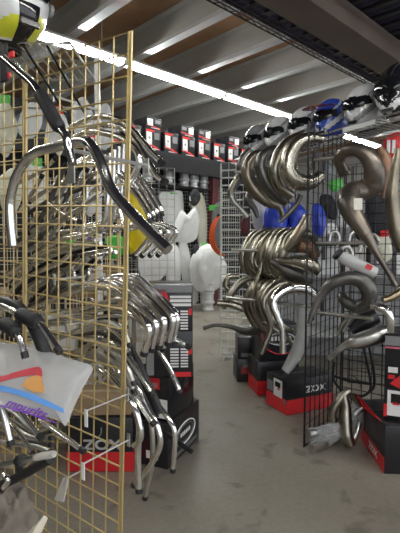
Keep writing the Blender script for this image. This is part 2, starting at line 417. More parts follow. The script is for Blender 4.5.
# ---------------------------------------------------------------- grid panels
def gridwall(o, d, wd, ht, m, label, group=None, cell=.0762, wr=.0028, lean=0., z0=0., feet=True, fine=1, hw=None, fr=None):
    o = V(o); d = V(d).normalized(); nrm = V((-d.y, d.x, 0))
    r = thing('gridwall_panel', label, 'grid panel', (o.x, o.y, z0), 0, group)
    R = Matrix.Rotation(lean, 4, nrm)
    def T(s, z, n=0): return (R @ (d*s+V((0, 0, z))+nrm*n)) + V((o.x, o.y, z0))
    bm = B(); n = int(round(wd/cell)); k = 0
    for i in range(1, n): tube(bm, [T(i*cell, 0), T(i*cell, ht)], wr, 6)
    obj('upright_wires', bm, m, r)
    bm = B(); h = int(ht/cell)
    for i in range(1, h+1):
        z = ht-(i-0)*cell*.999
        if z > .02: tube(bm, [T(0, z, wr*1.7), T(n*cell, z, wr*1.7)], hw or wr, 6)
    obj('cross_wires', bm, m, r)
    bm = B(); w_ = n*cell
    tube(bm, [T(0, 0), T(0, ht), T(w_, ht), T(w_, 0)], fr or wr*1.7, 6)
    tube(bm, [T(0, .0045), T(w_, .0045)], wr*1.6, 6); tube(bm, [T(-.013, .0), T(-.013, ht)], fr or wr*1.5, 6)
    obj('frame', bm, m, r)
    if feet:
        for s in (.08, w_-.08):
            bm = B(); a = T(s, .03); tube(bm, [a-nrm*.18-V((0, 0, a.z-z0-.006)), a-nrm*.16+V((0, 0, .0)), a+nrm*.16, a+nrm*.18-V((0, 0, a.z-z0-.006))], .006, 6); obj('foot', bm, m, r)
    return r
# white panels along the back wall
for i, t in enumerate([-2.5, -1.85, -1.2, -.55, .1, .75, 1.4]):
    p = uv(t+sl, WALLV+.06, 0)
    gridwall(p, U, .61, 2.6, WIREW if i > 1 else WIREZ, 'pale wire grid against the back wall, %s from the left' % ['first', 'second', 'third', 'fourth', 'fifth', 'sixth', 'seventh'][i], 'wire grids along the back wall', feet=False, wr=.004)
uvb = uvbox('post', TP-.09, TP+.09, WALLV+.33, WALLV+.46, 0, ZS-.37, MAROON, .004); tag(uvb, 'dark maroon post standing against the back wall', 'post')

# ================================================================ goods on the back wall
def bag(px_outline, plane, label, m, cat='motorcycle plastics', name='bagged_fender', th=.07, group=None, tagcol=GREEN, nrm=None, jit=.35, tagp=None):
    p0, n = plane
    mx = sum(q[0] for q in px_outline)/len(px_outline); my = sum(q[1] for q in px_outline)/len(px_outline)
    k = 1.14 if m in (BAGW, BAGC) else 1.
    pts = [PL(mx+(x-mx)*k, my+(y-my)*k, p0, n) for x, y in px_outline]
    c = sum(pts, V())/len(pts); top = max(p.z for p in pts)
    r = thing(name, label, cat, (c.x, c.y, min(p.z for p in pts)), 0, group)
    bm = B(); pillow(bm, pts, th, n, 6, jit); obj('bagged_body', bm, m, r)
    if tagcol:
        q = PL(*tagp, p0, n) if tagp else V((c.x, c.y, top))
        x = V((-n.y, n.x, 0)).normalized()
        bm = B(); boxm(bm, (0, -.0, 0), (.17, .012, .09), oriented(q-n*math.copysign(.02, n.y), x)); bevel(bm, .004)
        obj('header_card', bm, tagcol, r)
    return r
WP = (W*(WALLV+.3), W)
WP2 = (W*(WALLV+.5), W)
# an upright standard behind the brass grid
G_ = 'bagged plastics hung along the back wall'
bag([(161, 197), (170, 195), (181, 195), (182, 215), (178, 232), (175, 240), (168, 236), (164, 218)], WP, 'tall clear-bagged white fender with green header hung on back wall', BAGW, group=G_, tagp=(173, 195))
bag([(176, 224), (182, 212), (187, 216), (194, 209), (198, 222), (195, 237), (184, 241), (174, 236)], WP2, 'short white bagged panel hung right of the tall white bag', BAGW, group=G_, tagcol=None)
bag([(190, 205), (197, 196), (203, 199), (206, 218), (205, 240), (199, 243), (197, 225), (194, 212)], WP, 'cream bagged fender hung beside the maroon post', BAGC, group=G_, tagcol=None)
bag([(180, 250), (187, 247), (191, 266), (197, 296), (188, 300), (183, 280)], WP2, 'narrow white bagged fork guard hung low beside the round white fender', BAGW, group=G_, tagcol=None, th=.06)
bag([(197, 253), (208, 247), (219, 254), (224, 268), (221, 281), (212, 289), (200, 289), (193, 279), (192, 264)], (W*(WALLV+.72), W), 'round white bagged fender hung low above the wheel hubs', BAGW, group=G_, th=.16, tagcol=None)
bag([(203, 257), (209, 252), (214, 262), (212, 278), (205, 281), (200, 270)], (W*(WALLV+.98), W), 'white inner panel bagged in front of the round white fender', BAGW, group=G_, th=.05, tagcol=None)
bag([(140, 250), (152, 245), (164, 250), (166, 268), (156, 280), (143, 276)], WP2, 'white bagged side panel hung low behind the chrome bars', BAGW, group=G_, tagp=(163, 254))
bag([(166, 250), (176, 248), (180, 262), (178, 290), (170, 292), (166, 270)], WP2, 'white bagged panel hung low under the green header', BAGW, group=G_, tagp=(168, 256))
bag([(193, 246), (199, 246), (199, 262), (197, 280), (193, 282), (192, 262)], (W*(WALLV+.7), W), 'black pouch hung between the low white bags', DARK, name='pouch', cat='pouch', group=None, th=.05, tagcol=GREEN, tagp=(204, 245))  # dark body stands in for the black gap between the bags
bag([(189, 196), (194, 189), (199, 192), (200, 200), (195, 206), (190, 203)], WP2, 'black and white face mask shaped guard hung above the cream fender', DARK, name='guard', cat='guard', th=.06, tagcol=WHITE, tagp=(192, 199))
bag([(213, 208), (220, 202), (223, 214), (221, 240), (215, 246), (212, 228)], (V((0, 7.2, 0)), V((0, 1, 0))), 'grey bagged panel with green header beside the orange fender', mat('bagged_grey', (.22, .24, .24), .3, bump=.7), th=.05, tagp=(214, 208))
# orange curved fender
bm = B(); pts = [P(x, y, 6.4) for x, y in [(219, 216), (214, 224), (212, 234), (213, 244), (217, 251), (223, 256)]]
ribbon(bm, smoothpts(pts, 6), (.035, -.03, .006), .012); bevel(bm, .003, 1)
r = thing('fender', 'bright orange curved fender hung at the left of white grid', 'fender', P(216, 256, 6.4)); obj('fender_blade', bm, ORANGE, r)
bm = B(); boxm(bm, P(219, 216, 6.4), (.06, .02, .05)); obj('mounting_plate', bm, DARK, r)
# hubs standing at the foot of the wall
hb = FL(208, 310)
hub(hb, 'lower of two silver wheel hubs stacked under the round white fender', 'stacked hubs', 1.08)
hub(hb+V((0, 0, .391)), 'upper of two silver wheel hubs stacked under the round white fender', 'stacked hubs', 1.08)

# the bright clutter behind the brass grids, left: rack with bagged plastics
def rackplane(Y): return (V((0, Y, 0)), V((0, 1, 0)))
gridwall(V((-2.55, 5.0, 0)), V((1, .12, 0)), 1.83, 2.13, WIREZ, 'zinc wire grid behind the brass grids, full of bagged plastics', wr=.003)
CL = [((4, 128), 26, 50, BAGC, 'cream bagged panel'), ((30, 122), 22, 34, BAGW, 'white bagged panel'), ((57, 130), 20, 40, BAGW, 'white bagged panel'), ((82, 118), 18, 44, BAGW, 'white bagged panel'), ((106, 128), 16, 40, BAGW, 'white bagged panel'),
      ((10, 190), 22, 40, BAGC, 'cream bagged panel'), ((36, 186), 20, 42, BAGW, 'white bagged panel'), ((62, 196), 22, 44, mat('bagged_silver', (.5, .51, .5), .3, bump=.8), 'silver bagged panel'), ((88, 188), 18, 46, BAGW, 'white bagged panel'), ((112, 188), 14, 40, BAGC, 'cream bagged panel')]
cnt = 0
pos = ['far left', 'left of middle', 'in the middle', 'right of middle', 'far right']
for (cx, cy), w_, h_, m, lab in CL:
    o = []
    for k in range(9):
        a = 2*math.pi*k/9; f = 1+random.uniform(-.18, .18)
        o.append((cx+math.cos(a)*w_/2*f, cy+math.sin(a)*h_/2*f))
    bag(o, rackplane(4.9+.03*(cnt % 3)), '%s on the zinc grid behind the brass grids, %s row, %s' % (lab, 'upper' if cy < 160 else 'lower', pos[cnt % 5]), m, th=.05, group='bagged plastics on the zinc grid', tagcol=[GREEN, None, RED, None, None, None][cnt % 6])
    cnt += 1
bag([(129, 196), (137, 193), (144, 200), (148, 225), (147, 252), (137, 257), (129, 250), (127, 222)], rackplane(4.2), 'yellow bagged panel hanging just right of the brass grid', YELLOW, th=.05, tagcol=None)
gridwall(V((-.86, 4.35, 0)), V((1, .1, 0)), .61, 2.13, WIREZ, 'zinc wire grid behind the yellow bagged panel')
bag([(106, 238), (122, 236), (126, 250), (117, 258), (106, 256)], rackplane(4.2), 'green bagged panel behind the lower middle of the brass grid', GREEN, th=.05, tagcol=None)
bag([(66, 238), (74, 236), (77, 252), (70, 258), (65, 250)], rackplane(4.2), 'small green bagged part seen through the brass grid', GREEN, th=.04, tagcol=None)
bag([(84, 240), (92, 238), (95, 252), (88, 260), (83, 252)], rackplane(4.2), 'dark purple bagged part seen through the brass grid', PURPLE, th=.04, tagcol=None)

# ================================================================ brass grids on the left
LEAN = math.radians(-1.9)
LN = math.radians(2.4)
G1 = G0+GD*(2.155*math.sin(LN))
gridwall((G1.x, G1.y, 0), GD, .61, 2.155, GOLD, 'nearest brass wire grid panel, hung with handlebars', 'brass wire grid panels', lean=SGN*LN, wr=.0034, feet=False)
g2 = G0+GD*.64
g2 = G1+GD*.63
gridwall((g2.x, g2.y, 0), GD, .61, 2.155, GOLD, 'brass wire grid panel at the left edge, behind the plastic bag', 'brass wire grid panels', lean=SGN*LN, wr=.0034, feet=False)
p = P(47, 240, 2.75)
gridwall((p.x, p.y, 0), V((-.95, .3, 0)), 1.22, 2.05, GOLD, 'farther brass wire grid panel seen through the first two', 'brass wire grid panels', wr=.003)
p = P(118, 240, 2.92)
gridwall((p.x, p.y, 0), V((-.98, .2, 0)), .61, 1.9, GOLD, 'short farther brass grid panel behind the nested handlebars', 'brass wire grid panels', wr=.003)

def arm(px, py, n, label, m=WIREZ, plate=WHITEP, drop=.07, n0=0, wide=.016):
    """a rod from the grid to a tip; the tip is given by its pixel"""
    a = Q(px, py, n); b_ = a-GN*(n-n0)
    r = thing('display_arm', label, 'display arm', b_, 0, 'display arms on the brass grids')
    bm = B(); tube(bm, [b_, a], .006 if n > 0 or wide > .02 else .0032, 8); obj('rod', bm, m, r)
    s = math.copysign(1, n)
    bm = B(); boxm(bm, (0, 0, -.01), (wide, .004, drop), oriented(a+V((0, 0, -drop/2+.015)), GD)); bevel(bm, .001, 1); obj('end_plate', bm, plate, r)
    bm = B(); boxm(bm, (0, 0, 0), (.014, .004, .05), oriented(b_+GN*.004*s, GD)); obj('hook_plate', bm, m, r)
    return r
for i, (x, y, n) in enumerate([(83, 277, .16), (105, 281, .2), (71, 313, .16), (82, 313, .2), (105, 318, .22), (96, 363, .25), (98, 110, .25)]):
    arm(x, y, n, 'white-tipped display arm on the far side of the brass grid, %s' % ['above the middle, left', 'above the middle, right', 'second row, left', 'second row, centre', 'second row, right', 'low under the bars', 'at the top'][i])
for i, (x, y, n) in enumerate([(86, 411, -.2), (83, 464, -.22), (64, 480, -.1)]):
    arm(x, y, n, ['empty display hook above the lettered box, white flip tag', 'empty display hook across the red band of the lettered box', 'empty low display hook with a hanging tag'][i], drop=.06)
# price tag hanging low
a = Q(60, 478, -.12)
bm = B(); vs = [Q(*q, -.12) for q in [(63, 478), (68, 480), (63, 502), (54, 500)]]
f = bm.faces.new([bm.verts.new(v) for v in vs]); r_ = bmesh.ops.extrude_face_region(bm, geom=[f]); bmesh.ops.translate(bm, verts=[v for v in r_['geom'] if isinstance(v, bmesh.types.BMVert)], vec=GN*.006); bmesh.ops.recalc_face_normals(bm, faces=bm.faces)
t = thing('price_tag', 'white paper packet hanging low on the brass grid', 'tag', a); obj('packet', bm, PAPER, t)
bm = B(); tube(bm, smoothpts([Q(64, 474, -.115), Q(66, 478, -.122), Q(63, 486, -.124)], 4), .002, 5); obj('wire_hook', bm, WIREZ, t)

CAPN = 0
def bar(px, n, label, m=CHROME, r=.0115, group='chrome handlebars on the brass grid', caps=(1, 1), pad=None, padm=BLACKR, padr=.02, sub=6, dn=None, jit=0.):
    """handlebar; px = pixels of its run on the plane n metres behind the grid"""
    ns = n if isinstance(n, (list, tuple)) else [n]*len(px)
    pts = [Q(x, y, k) for (x, y), k in zip(px, ns)]
    return bar3(pts, label, m, r, group, caps, pad, padm, padr, sub)
def bar3(pts, label, m=CHROME, r=.0115, group=None, caps=(1, 1), pad=None, padm=BLACKR, padr=.02, sub=6):
    sp = smoothpts(pts, sub)
    c = sum(sp, V())/len(sp)
    t = thing('handlebar', label, 'handlebar', (c.x, c.y, min(p.z for p in sp)), 0, group)
    bm = B(); tube(bm, sp, r, 12); obj('tube', bm, m, t)
    for k, e in ((0, caps[0]), (1, caps[1])):
        if e:
            a, b_ = (sp[0], sp[1]) if k == 0 else (sp[-1], sp[-2])
            d = (a-b_).normalized(); bm = B(); tube(bm, [a-d*.012, a+d*.006], r*1.12, 12); obj('end_cap', bm, BLACKR, t)
    if pad:
        bm = B(); a, b_ = [int(k*(len(sp)-1)) for k in pad]
        ps = sp[a:b_+1]; rs = [padr]*len(ps); rs[0] = rs[-1] = padr*.8
        tube(bm, ps, rs, 12); obj('grip' if padm is BLACKR else 'sleeve', bm, padm, t)
    return t
def shift(px, dx, dy): return [(x+dx, y+dy) for x, y in px]

# near-side bars
bar([(13, 246), (10, 215), (11, 196), (18, 173), (33, 154), (56, 147), (82, 141), (92, 146), (102, 165), (112, 190), (135, 217), (168, 250)], -.3,
    'big chrome handlebar arching across the front of the brass grid', r=.0155, caps=(0, 0))
bar([(4, 58), (22, 74), (33, 84), (46, 104), (57, 124), (66, 136), (69, 150), (73, 164)], -.42, 'handlebar with thick black grip hanging below the helmet', r=.011, pad=(.36, .62), padr=.0185, caps=(0, 0))
a = arm(71, 150, -.33, 'flat grey arm end holding the big chrome bar', m=WIREZ, plate=ALU, drop=.1, wide=.03)
# upper far-side bunch, right-hand ends
base = [(60, 150), (84, 140), (104, 136), (120, 142), (131, 152), (138, 166), (136, 186), (127, 212)]
bar([(70, 128), (96, 117), (116, 119), (130, 128), (141, 140), (151, 152), (162, 163)], .25, 'upper chrome handlebar beside the top right of the brass grid', caps=(0, 1), r=.014)
bar([(74, 138), (100, 126), (122, 128), (136, 143), (148, 162), (157, 176), (165, 182)], .2, 'second upper chrome handlebar beside the top right of the brass grid', caps=(0, 1), r=.014)
bar([(66, 142), (92, 132), (118, 137), (133, 147), (139, 158), (136, 172), (127, 188)], .15, 'chrome handlebar bending back behind the right edge of the grid', caps=(0, 1), r=.014)
nest = [(60, 170), (84, 164), (104, 166), (118, 176), (131, 188), (142, 203), (148, 214), (150, 222)]
for i in range(4):
    bar(shift(nest, i*4, -i*2.5), .12+.05*i, 'chrome handlebar nested right of the grid at mid height, %s from the front' % ORD[i], caps=(0, 1), r=.010)
# left ends seen through the grid
lf = [(110, 150), (108, 196), (103, 224), (90, 234), (62, 240), (40, 252), (20, 266), (2, 277)]
for i in range(5):
    bar(shift(lf, i*4.5, -i*3.2), .06+.045*i, 'chrome handlebar sweeping left behind the grid, %s of its nest' % ORD[i], caps=(1, 0), r=.010)
lf2 = [(66, 165), (58, 182), (50, 200), (38, 222), (22, 238), (7, 246)]
for i in range(5):
    bar(shift(lf2, i*7, i*1.5), .1+.05*i, 'dark-capped handlebar end hanging at the left behind the grid, %s of its nest' % ORD[i], m=CHROME2 if i % 2 else STEELD, caps=(1, 0), r=.011)
for i, (pp, nn) in enumerate([([(16, 184), (40, 172), (56, 158)], .1), ([(20, 210), (33, 192), (42, 176)], .08), ([(48, 202), (64, 214), (80, 222)], .1), ([(92, 200), (110, 192), (118, 205), (125, 232)], .12), ([(60, 232), (78, 228), (86, 205), (88, 182)], .14)]):
    bar(pp, nn, 'loose chrome bar end behind the upper part of the grid, ' + ['slanting at far left', 'steep at far left', 'slanting down to the right', 'bent beside the right edge', 'bent at the centre'][i], r=.0095, caps=(0, 1))
# middle small caps
md = [(100, 232), (122, 226), (140, 226), (152, 232), (145, 244), (134, 256)]
for i in range(4):
    bar(shift(md, i*8, -i*.3), .2+.06*i, 'black-capped chrome handlebar end over the cartons, %s in its nest' % ORD[i], caps=(0, 1), r=.011)
# left, below the middle: looped bars
for i in range(4):
    bar(shift([(20, 322), (26, 308), (42, 300), (66, 283), (64, 270), (54, 272), (50, 288), (44, 300)], i*7, -i*1.5), .1+.05*i, 'bent chrome bar looping behind the lower left of the grid, %s of four' % ORD[i], r=.0095, m=CHROME if i % 2 else STEELD)
for i in range(4):
    bar([(34, 318+i*3), (60, 312+i*4), (84, 308+i*5), (112, 300+i*8), (126, 300+i*9)], .07+.05*i, 'chrome bar lying level behind the grid, %s from the front' % ORD[i], r=.009)
# the big nest at mid height right
nl = [(52, 300), (84, 286), (106, 279), (120, 277), (134, 279), (145, 288), (159, 301), (170, 313), (173, 323), (168, 344)]
for i, (dx, dy) in enumerate([(-24, 10), (-17, 6), (-9, 3), (0, 0), (4, -1)]):
    bar(shift(nl, dx, dy), .10+.055*(i), 'thick chrome handlebar of the big nest beside the cartons, %s from the front' % ORD[i], r=.0145, caps=(0, 1))
bar([(90, 300), (112, 310), (132, 316), (152, 330), (170, 338), (189, 347)], .34, 'chrome handlebar ending farthest right in front of the cartons', r=.012, caps=(0, 1))
bar([(112, 296), (130, 300), (148, 310), (160, 322), (165, 336), (163, 350)], .38, 'chrome handlebar end hanging straight down before the cartons', r=.013, caps=(0, 1))
# the low nest
n2 = [(76, 352), (98, 342), (114, 344), (126, 354), (140, 374), (153, 394)]
bar(n2, .12, 'long chrome handlebar slanting down in the low nest', r=.0125, caps=(0, 1))
bar(shift(n2, -10, 14)+[(154, 424)], .1, 'chrome handlebar slanting behind the black-sleeved bars', r=.0125, caps=(0, 1))
for i in range(4):
    bar([(90, 318+i*4), (112, 322+i*5), (126, 338+i*5), (140, 366+i*4), (152, 392+i*4), (160-i*2, 410+i*3)], .18+.05*i, 'black-sleeved handlebar in the low nest, %s from the front' % ORD[i], m=BLACKM, r=.012, pad=(.55, .98), padr=.0155, caps=(0, 1))
bar([(158, 348), (166, 362), (176, 382), (180, 392)], .42, 'chrome bar end resting before the white printed carton', r=.012, caps=(1, 1))
bar([(92, 352), (112, 362), (124, 382), (132, 402), (139, 424), (138, 455), (139, 491)], .1, 'chrome handlebar hanging lowest, its end near the floor', r=.0135, caps=(0, 1))
bar([(80, 365), (104, 372), (122, 390), (136, 412), (141, 436), (134, 446)], .07, 'chrome handlebar arching over the lettered box', r=.0125, caps=(0, 0))
bar([(104, 378), (124, 372), (138, 388), (150, 412), (158, 428), (160, 446), (150, 466), (134, 485)], .17, 'chrome handlebar curling back to the left near the floor', r=.0125, caps=(0, 1))
bar([(116, 372), (134, 380), (146, 404), (152, 430), (152, 462), (145, 498)], .22, 'dark chrome handlebar hanging nearly straight to the floor', r=.0115, m=CHROME2, caps=(0, 1))
bar([(128, 368), (142, 382), (156, 402), (170, 421), (175, 436), (173, 471)], .3, 'chrome handlebar whose straight end hangs before the lowest carton', r=.0115, caps=(0, 1))
bar([(152, 414), (162, 430), (176, 441), (192, 452)], .5, 'black rod slanting across the lowest carton', m=BLACKM, r=.012, caps=(0, 0))
for i in range(4):
    bar([(66, 392+i*3), (88, 346+i*8), (108, 350+i*8), (126, 366+i*8), (134, 384+i*8)], .03+.05*i, 'satin bar tucked behind the grid over the brown carton, %s from the front' % ORD[i], m=CHROME2, r=.010)

# near-left pile under the plastic bag
NL = 'handlebars piled at the near left'
bar([(-14, 300), (6, 308), (22, 315), (39, 323), (47, 332), (59, 351)], -.42, 'black-padded bar with bright chrome end, right one above the plastic bag', r=.0095, pad=(.38, .63), padr=.022, caps=(0, 1), group=NL)
bar([(-20, 312), (-4, 320), (8, 326), (17, 333), (21, 342), (25, 356)], -.46, 'black-padded bar with chrome end at the left edge above bag', r=.0095, pad=(.3, .63), padr=.021, caps=(0, 1), group=NL)
bar([(2, 300), (22, 308), (36, 330), (44, 350), (48, 362)], -.38, 'black bar behind the padded bars above the bag', m=BLACKM, r=.013, pad=(.4, .9), padr=.02, caps=(0, 1), group=NL)
bar([(-12, 385), (-2, 398), (4, 415), (11, 444)], -.42, 'chrome bar end pointing down under the bag at the left edge', r=.0105, group=NL)
bar([(10, 396), (20, 410), (30, 424), (41, 438)], -.4, 'chrome bar end slanting below the middle of the bag', r=.009, group=NL)
bar([(0, 418), (13, 426), (24, 440), (34, 455)], -.36, 'thin chrome bar slanting to the horizontal bar under the bag', r=.007, group=NL)
bar([(40, 420), (56, 431), (70, 441), (83, 451)], -.34, 'chrome bar end under the bag corner before the lettered box', r=.0085, caps=(0, 1), group=NL)
r = bar([(-18, 469), (0, 465), (20, 461), (38, 457), (54, 454)], -.4, 'horizontal silver bar with a pale sleeve and black clamp, lower left', r=.0095, m=CHROME2, pad=(.72, 1), padm=PAPER, padr=.011, caps=(0, 0), group=NL)
bm = B(); a = Q(19, 461, -.4); b_ = Q(23, 460, -.4); tube(bm, [a, b_], .019, 10); boxm(bm, (0, 0, -.015), (.012, .02, .04), oriented(a, GD)); obj('clamp', bm, BLACKM, r)
bar([(-18, 495), (4, 484), (24, 474), (50, 459)], -.32, 'black foam-covered bar slanting under the horizontal silver bar', m=BLACKR, r=.016, caps=(1, 1), group=NL)
bar([(-12, 476), (0, 474), (8, 480), (2, 490)], -.44, 'short chrome bar end at the left edge below the horizontal bar', r=.008, group=NL)
for i in range(5):
    bar([(-14, 402+i*9), (12, 412+i*8), (34, 430+i*4), (52, 424+i*7)], -.12-.035*i, 'dull bar crossing in the shadow under the bag, %s from the grid' % ORD[i], m=STEELD if i % 2 else CHROME2, r=.008, group=NL)

a = P(97, 58, 3.18); b_ = P(97, 200, 3.18)
t = thing('upright_post', 'pale slotted upright post behind the top of the brass grid', 'post', (a.x, a.y, 0))
bm = B(); boxm(bm, (a.x, a.y, a.z/2), (.035, .03, a.z)); bevel(bm, .003, 1); obj('post_body', bm, WHITEP, t)
bm = B(); boxm(bm, (a.x, a.y, .006), (.16, .16, .012)); obj('base_plate', bm, WHITEP, t)
for z in (a.z-.02, a.z-.35, 1.25):
    bm = B(); tube(bm, [V((a.x, a.y, z)), V((a.x-.55, a.y+.05, z+.02))], .009, 8); obj('cross_arm', bm, CHROME2, t)

# low storage rack behind the brass grids
t = thing('storage_rack', 'low brown-shelved storage rack standing behind the brass grids', 'rack', (-1.3, 3.55, 0))
for z in (.12, .56, 1.0):
    bm = B(); boxm(bm, (-1.3, 3.55, z), (1.5, .48, .03)); bevel(bm, .003, 1); obj('shelf_board', bm, BROWNC, t, smooth=False)
for x in (-2.03, -.57):
    for y in (3.33, 3.77):
        bm = B(); boxm(bm, (x, y, .52), (.035, .035, 1.04)); obj('upright', bm, WIREZ, t, smooth=False)
def crate(x, z, w_, h, d, label, m, nm='brown_carton', grp=None, y=3.5):
    r = thing(nm, label, 'box', (x, y, z), 0, grp)
    bm = B(); boxm(bm, (x, y, z+h/2), (w_, d, h)); bevel(bm, .005, 1); obj('carton_body', bm, m, r)
    bm = B(); boxm(bm, (x, y-d/2-.001, z+h*.6), (w_*.5, .002, h*.35)); obj('box_label', bm, WHITE if m is not BROWNC else PAPER, r, smooth=False)
for x, z, w_, h, m, lab in [(-1.85, 1.016, .2, .3, PAPER, 'beige upright carton at the left end of the rack behind the brass grids'), (-.82, 1.016, .42, .2, BROWNC, 'brown carton at the right end of the rack top, beside the yellow bag'),
        (-1.33, 1.016, .26, .16, CARD, 'black carton on the rack top behind the middle of the brass grid'), (-1.6, .576, .34, .3, CARD, 'black carton on the middle rack shelf, left'), (-1.15, .576, .4, .26, WHITE, 'white carton on the middle rack shelf, centre'),
        (-.77, .576, .3, .32, CARD, 'black carton on the middle rack shelf, right'), (-1.5, .136, .5, .3, BROWNC, 'brown carton on the bottom rack shelf'), (-.9, .136, .42, .34, CARDG, 'grey carton on the bottom rack shelf')]:
    crate(x, z, w_, h, .36, lab, m)
# more bars crowding the far side of the grid
for i in range(6):
    bar(shift([(0, 322), (8, 300), (20, 286), (38, 276), (58, 268), (70, 258)], i*6, i*1.5-4), .06+.042*i, 'bar curving up from the lower left behind the grid, %s of six' % ORD[i], m=[CHROME, BLACKM, CHROME, CHROME2, BLACKM, CHROME][i], r=.0105, caps=(1, 0))
for i in range(5):
    bar(shift([(6, 283), (22, 266), (42, 254), (66, 246), (96, 240)], i*5, i*3), .07+.05*i, 'slanting chrome bar below the left caps, %s of five' % ORD[i], m=CHROME if i != 2 else BLACKM, r=.010, caps=(1, 0))
for i in range(5):
    bar([(24, 330+i*3), (50, 340-i*2), (78, 330+i*2), (104, 322+i*6), (122, 330+i*8), (130, 346+i*9)], .06+.05*i, 'bar with a shallow bend in the second nest down, %s from the front' % ORD[i], m=[CHROME2, CHROME, STEELD, CHROME, CHROME2][i], r=.0105, caps=(1, 1))
for i in range(4):
    bar([(30, 232-i*10), (54, 222-i*12), (78, 210-i*10), (98, 196-i*8)], .1+.05*i, 'satin bar crossing behind the arch of the big bar, %s from the front' % ORD[i], m=[CHROME2, CHROME, STEELD, CHROME][i], r=.011, caps=(1, 0))

# ================================================================ helmets
def helmet(loc, yaw, label, base, stripe=None, vis=VISOR, peak=None, s=1., pitch=0., group=None, chin=None, low=None, beak=.0, pattern=None):
    t = thing('helmet', label, 'helmet', loc, yaw, group)
    M = Matrix.Rotation(pitch, 4, 'Y'); ax, ay, az = .155*s, .125*s, .145*s; zc = .135*s
    NA, NE = 88, 48
    def pt(a, e, off=0.):
        ce = math.cos(e); x = ce*math.cos(a); y = ce*math.sin(a); z = math.sin(e)
        f = max(0, x); lo = max(0, -e/.9)
        X = x*ax*(1+.32*f*f*min(1, lo*1.3+.15)*(1+beak)); Y = y*ay*(1-.14*lo-.12*f*f*lo); Z = z*az
        if e < 0: Z = z*az*1.1
        X *= 1-.10*lo*(1 if x < 0 else 0)
        p = V((X, Y, Z)); p *= (1+off/p.length)
        p = M @ p; return p+V((0, 0, zc))
    e0, e1 = -math.radians(62), math.pi/2
    def is_vis(a, e):
        a = (a+math.pi) % (2*math.pi)-math.pi
        return abs(a) < .98-.25*max(0, e) and -.02+.12*abs(a) < e < .5-.12*a*a
    def is_str(a, e):
        a = (a+math.pi) % (2*math.pi)-math.pi
        q = e*1.6-abs(a)*.85+1.1
        return (0 < q < .42) or (1.05 < q < 1.25)
    bm = B(); vb = B(); mats = [base, stripe or base, low or HBLACK]
    grid = {}; vg = {}
    for j in range(NE+1):
        for i in range(NA): 
            a = 2*math.pi*i/NA; e = e0+(e1-e0)*j/NE
            grid[i, j] = bm.verts.new(pt(a, e)); vg[i, j] = pt(a, e, .006*s)
    used = {}
    for j in range(NE):
        for i in range(NA):
            k = (i+1) % NA; a = 2*math.pi*(i+.5)/NA; e = e0+(e1-e0)*(j+.5)/NE
            f = bm.faces.new((grid[i, j], grid[k, j], grid[k, j+1], grid[i, j+1]))
            f.material_index = 1 if is_str(a, e) else 0
            if e < -.8: f.material_index = 2
            if pattern: f.material_index = pattern((a+math.pi) % (2*math.pi)-math.pi, e)
            if is_vis(a, e):
                vs = []
                for key in ((i, j), (k, j), (k, j+1), (i, j+1)):
                    if key not in used: used[key] = vb.verts.new(vg[key])
                    vs.append(used[key])
                vb.faces.new(vs)
    bmesh.ops.remove_doubles(bm, verts=bm.verts, dist=1e-5)
    bmesh.ops.recalc_face_normals(bm, faces=bm.faces)
    obj('shell', bm, mats, t, True)
    r_ = bmesh.ops.solidify(vb, geom=vb.faces[:], thickness=.004*s); vo = obj('visor', vb, vis, t, True)
    bm = B(); ring = [pt(2*math.pi*i/NA, e0) for i in range(NA)]
    tube(bm, ring[::2], .007*s, 8, closed=True); obj('neck_trim', bm, BLACKR, t, True)
    bm = B(); vs = [bm.verts.new(p+V((0, 0, .012*s))) for p in ring]; c = sum(ring, V())/NA+V((0, 0, .07*s)); vc = bm.verts.new(c)
    for i in range(NA): bm.faces.new((vs[i], vs[(i+1) % NA], vc))
    obj('liner', bm, DARK, t, True)
    for sg in (1, -1):
        bm = B(); p = pt(sg*1.32, .12, .004*s); tube(bm, [p, p+V((0, sg*.012*s, 0))], .022*s, 12); obj('visor_pivot', bm, HGREY, vo, True)
    bm = B(); p = pt(0, -.5, .003); boxm(bm, p, (.01*s, .06*s, .02*s)); bevel(bm, .003, 1); obj('chin_vent', bm, HBLACK, t, True)
    if peak:
        bm = B(); rows = []
        for j in range(7):
            row = []
            for i in range(9):
                a = -1.0+2.0*i/8; f = j/6
                p = pt(a*.95, .62-.06*abs(a), .012*s); d = V((math.cos(a*.5), math.sin(a*.35), .12))
                row.append(bm.verts.new(p+(M @ d)*(.15*s*f)*(1-.35*abs(a)**2)))
            rows.append(row)
        for a_, b_ in zip(rows, rows[1:]):
            for i in range(8): bm.faces.new((a_[i], a_[i+1], b_[i+1], b_[i]))
        bmesh.ops.solidify(bm, geom=bm.faces[:], thickness=.006*s); bmesh.ops.recalc_face_normals(bm, faces=bm.faces); obj('peak', bm, peak, t, True)
    return t
# big helmet, top left, on a wire shelf of the brass grid
hp = P(6, 47, 1.66)
helmet((hp.x, hp.y, hp.z), math.radians(-42), 'white, yellow and black helmet on top of the brass grid', HWHITE, YELG, low=HBLACK, pattern=lambda a, e: 2 if (e < -.86+.08*math.sin(3*a) or (abs(a) < .3 and e < -.15) or .56 < e-.2*abs(a) < .75) else (1 if (-.86 < e < -.42+.14*math.sin(a*2.5+1) or .1 < e+.25*abs(a)-.3 < .22) else 0), s=1.15, pitch=.2, beak=.3, peak=HWHITE)
t = thing('wire_shelf', 'small wire helmet shelf on top of brass grid, under the yellow helmet', 'wire shelf', (hp.x, hp.y, hp.z-.03))
f0, f1 = P(-14, 36, 1.6), P(70, 37, 1.6); f0.z = f1.z = hp.z-.012; zs = f1.z
b0, b1 = f0+V((0, .36, 0)), f1+V((0, .36, 0))
bm = B(); tube(bm, [b0, f0, f1, b1], .006, 8); tube(bm, [b0, b1], .005, 8)
obj('frame', bm, ALU, t)
bm = B()
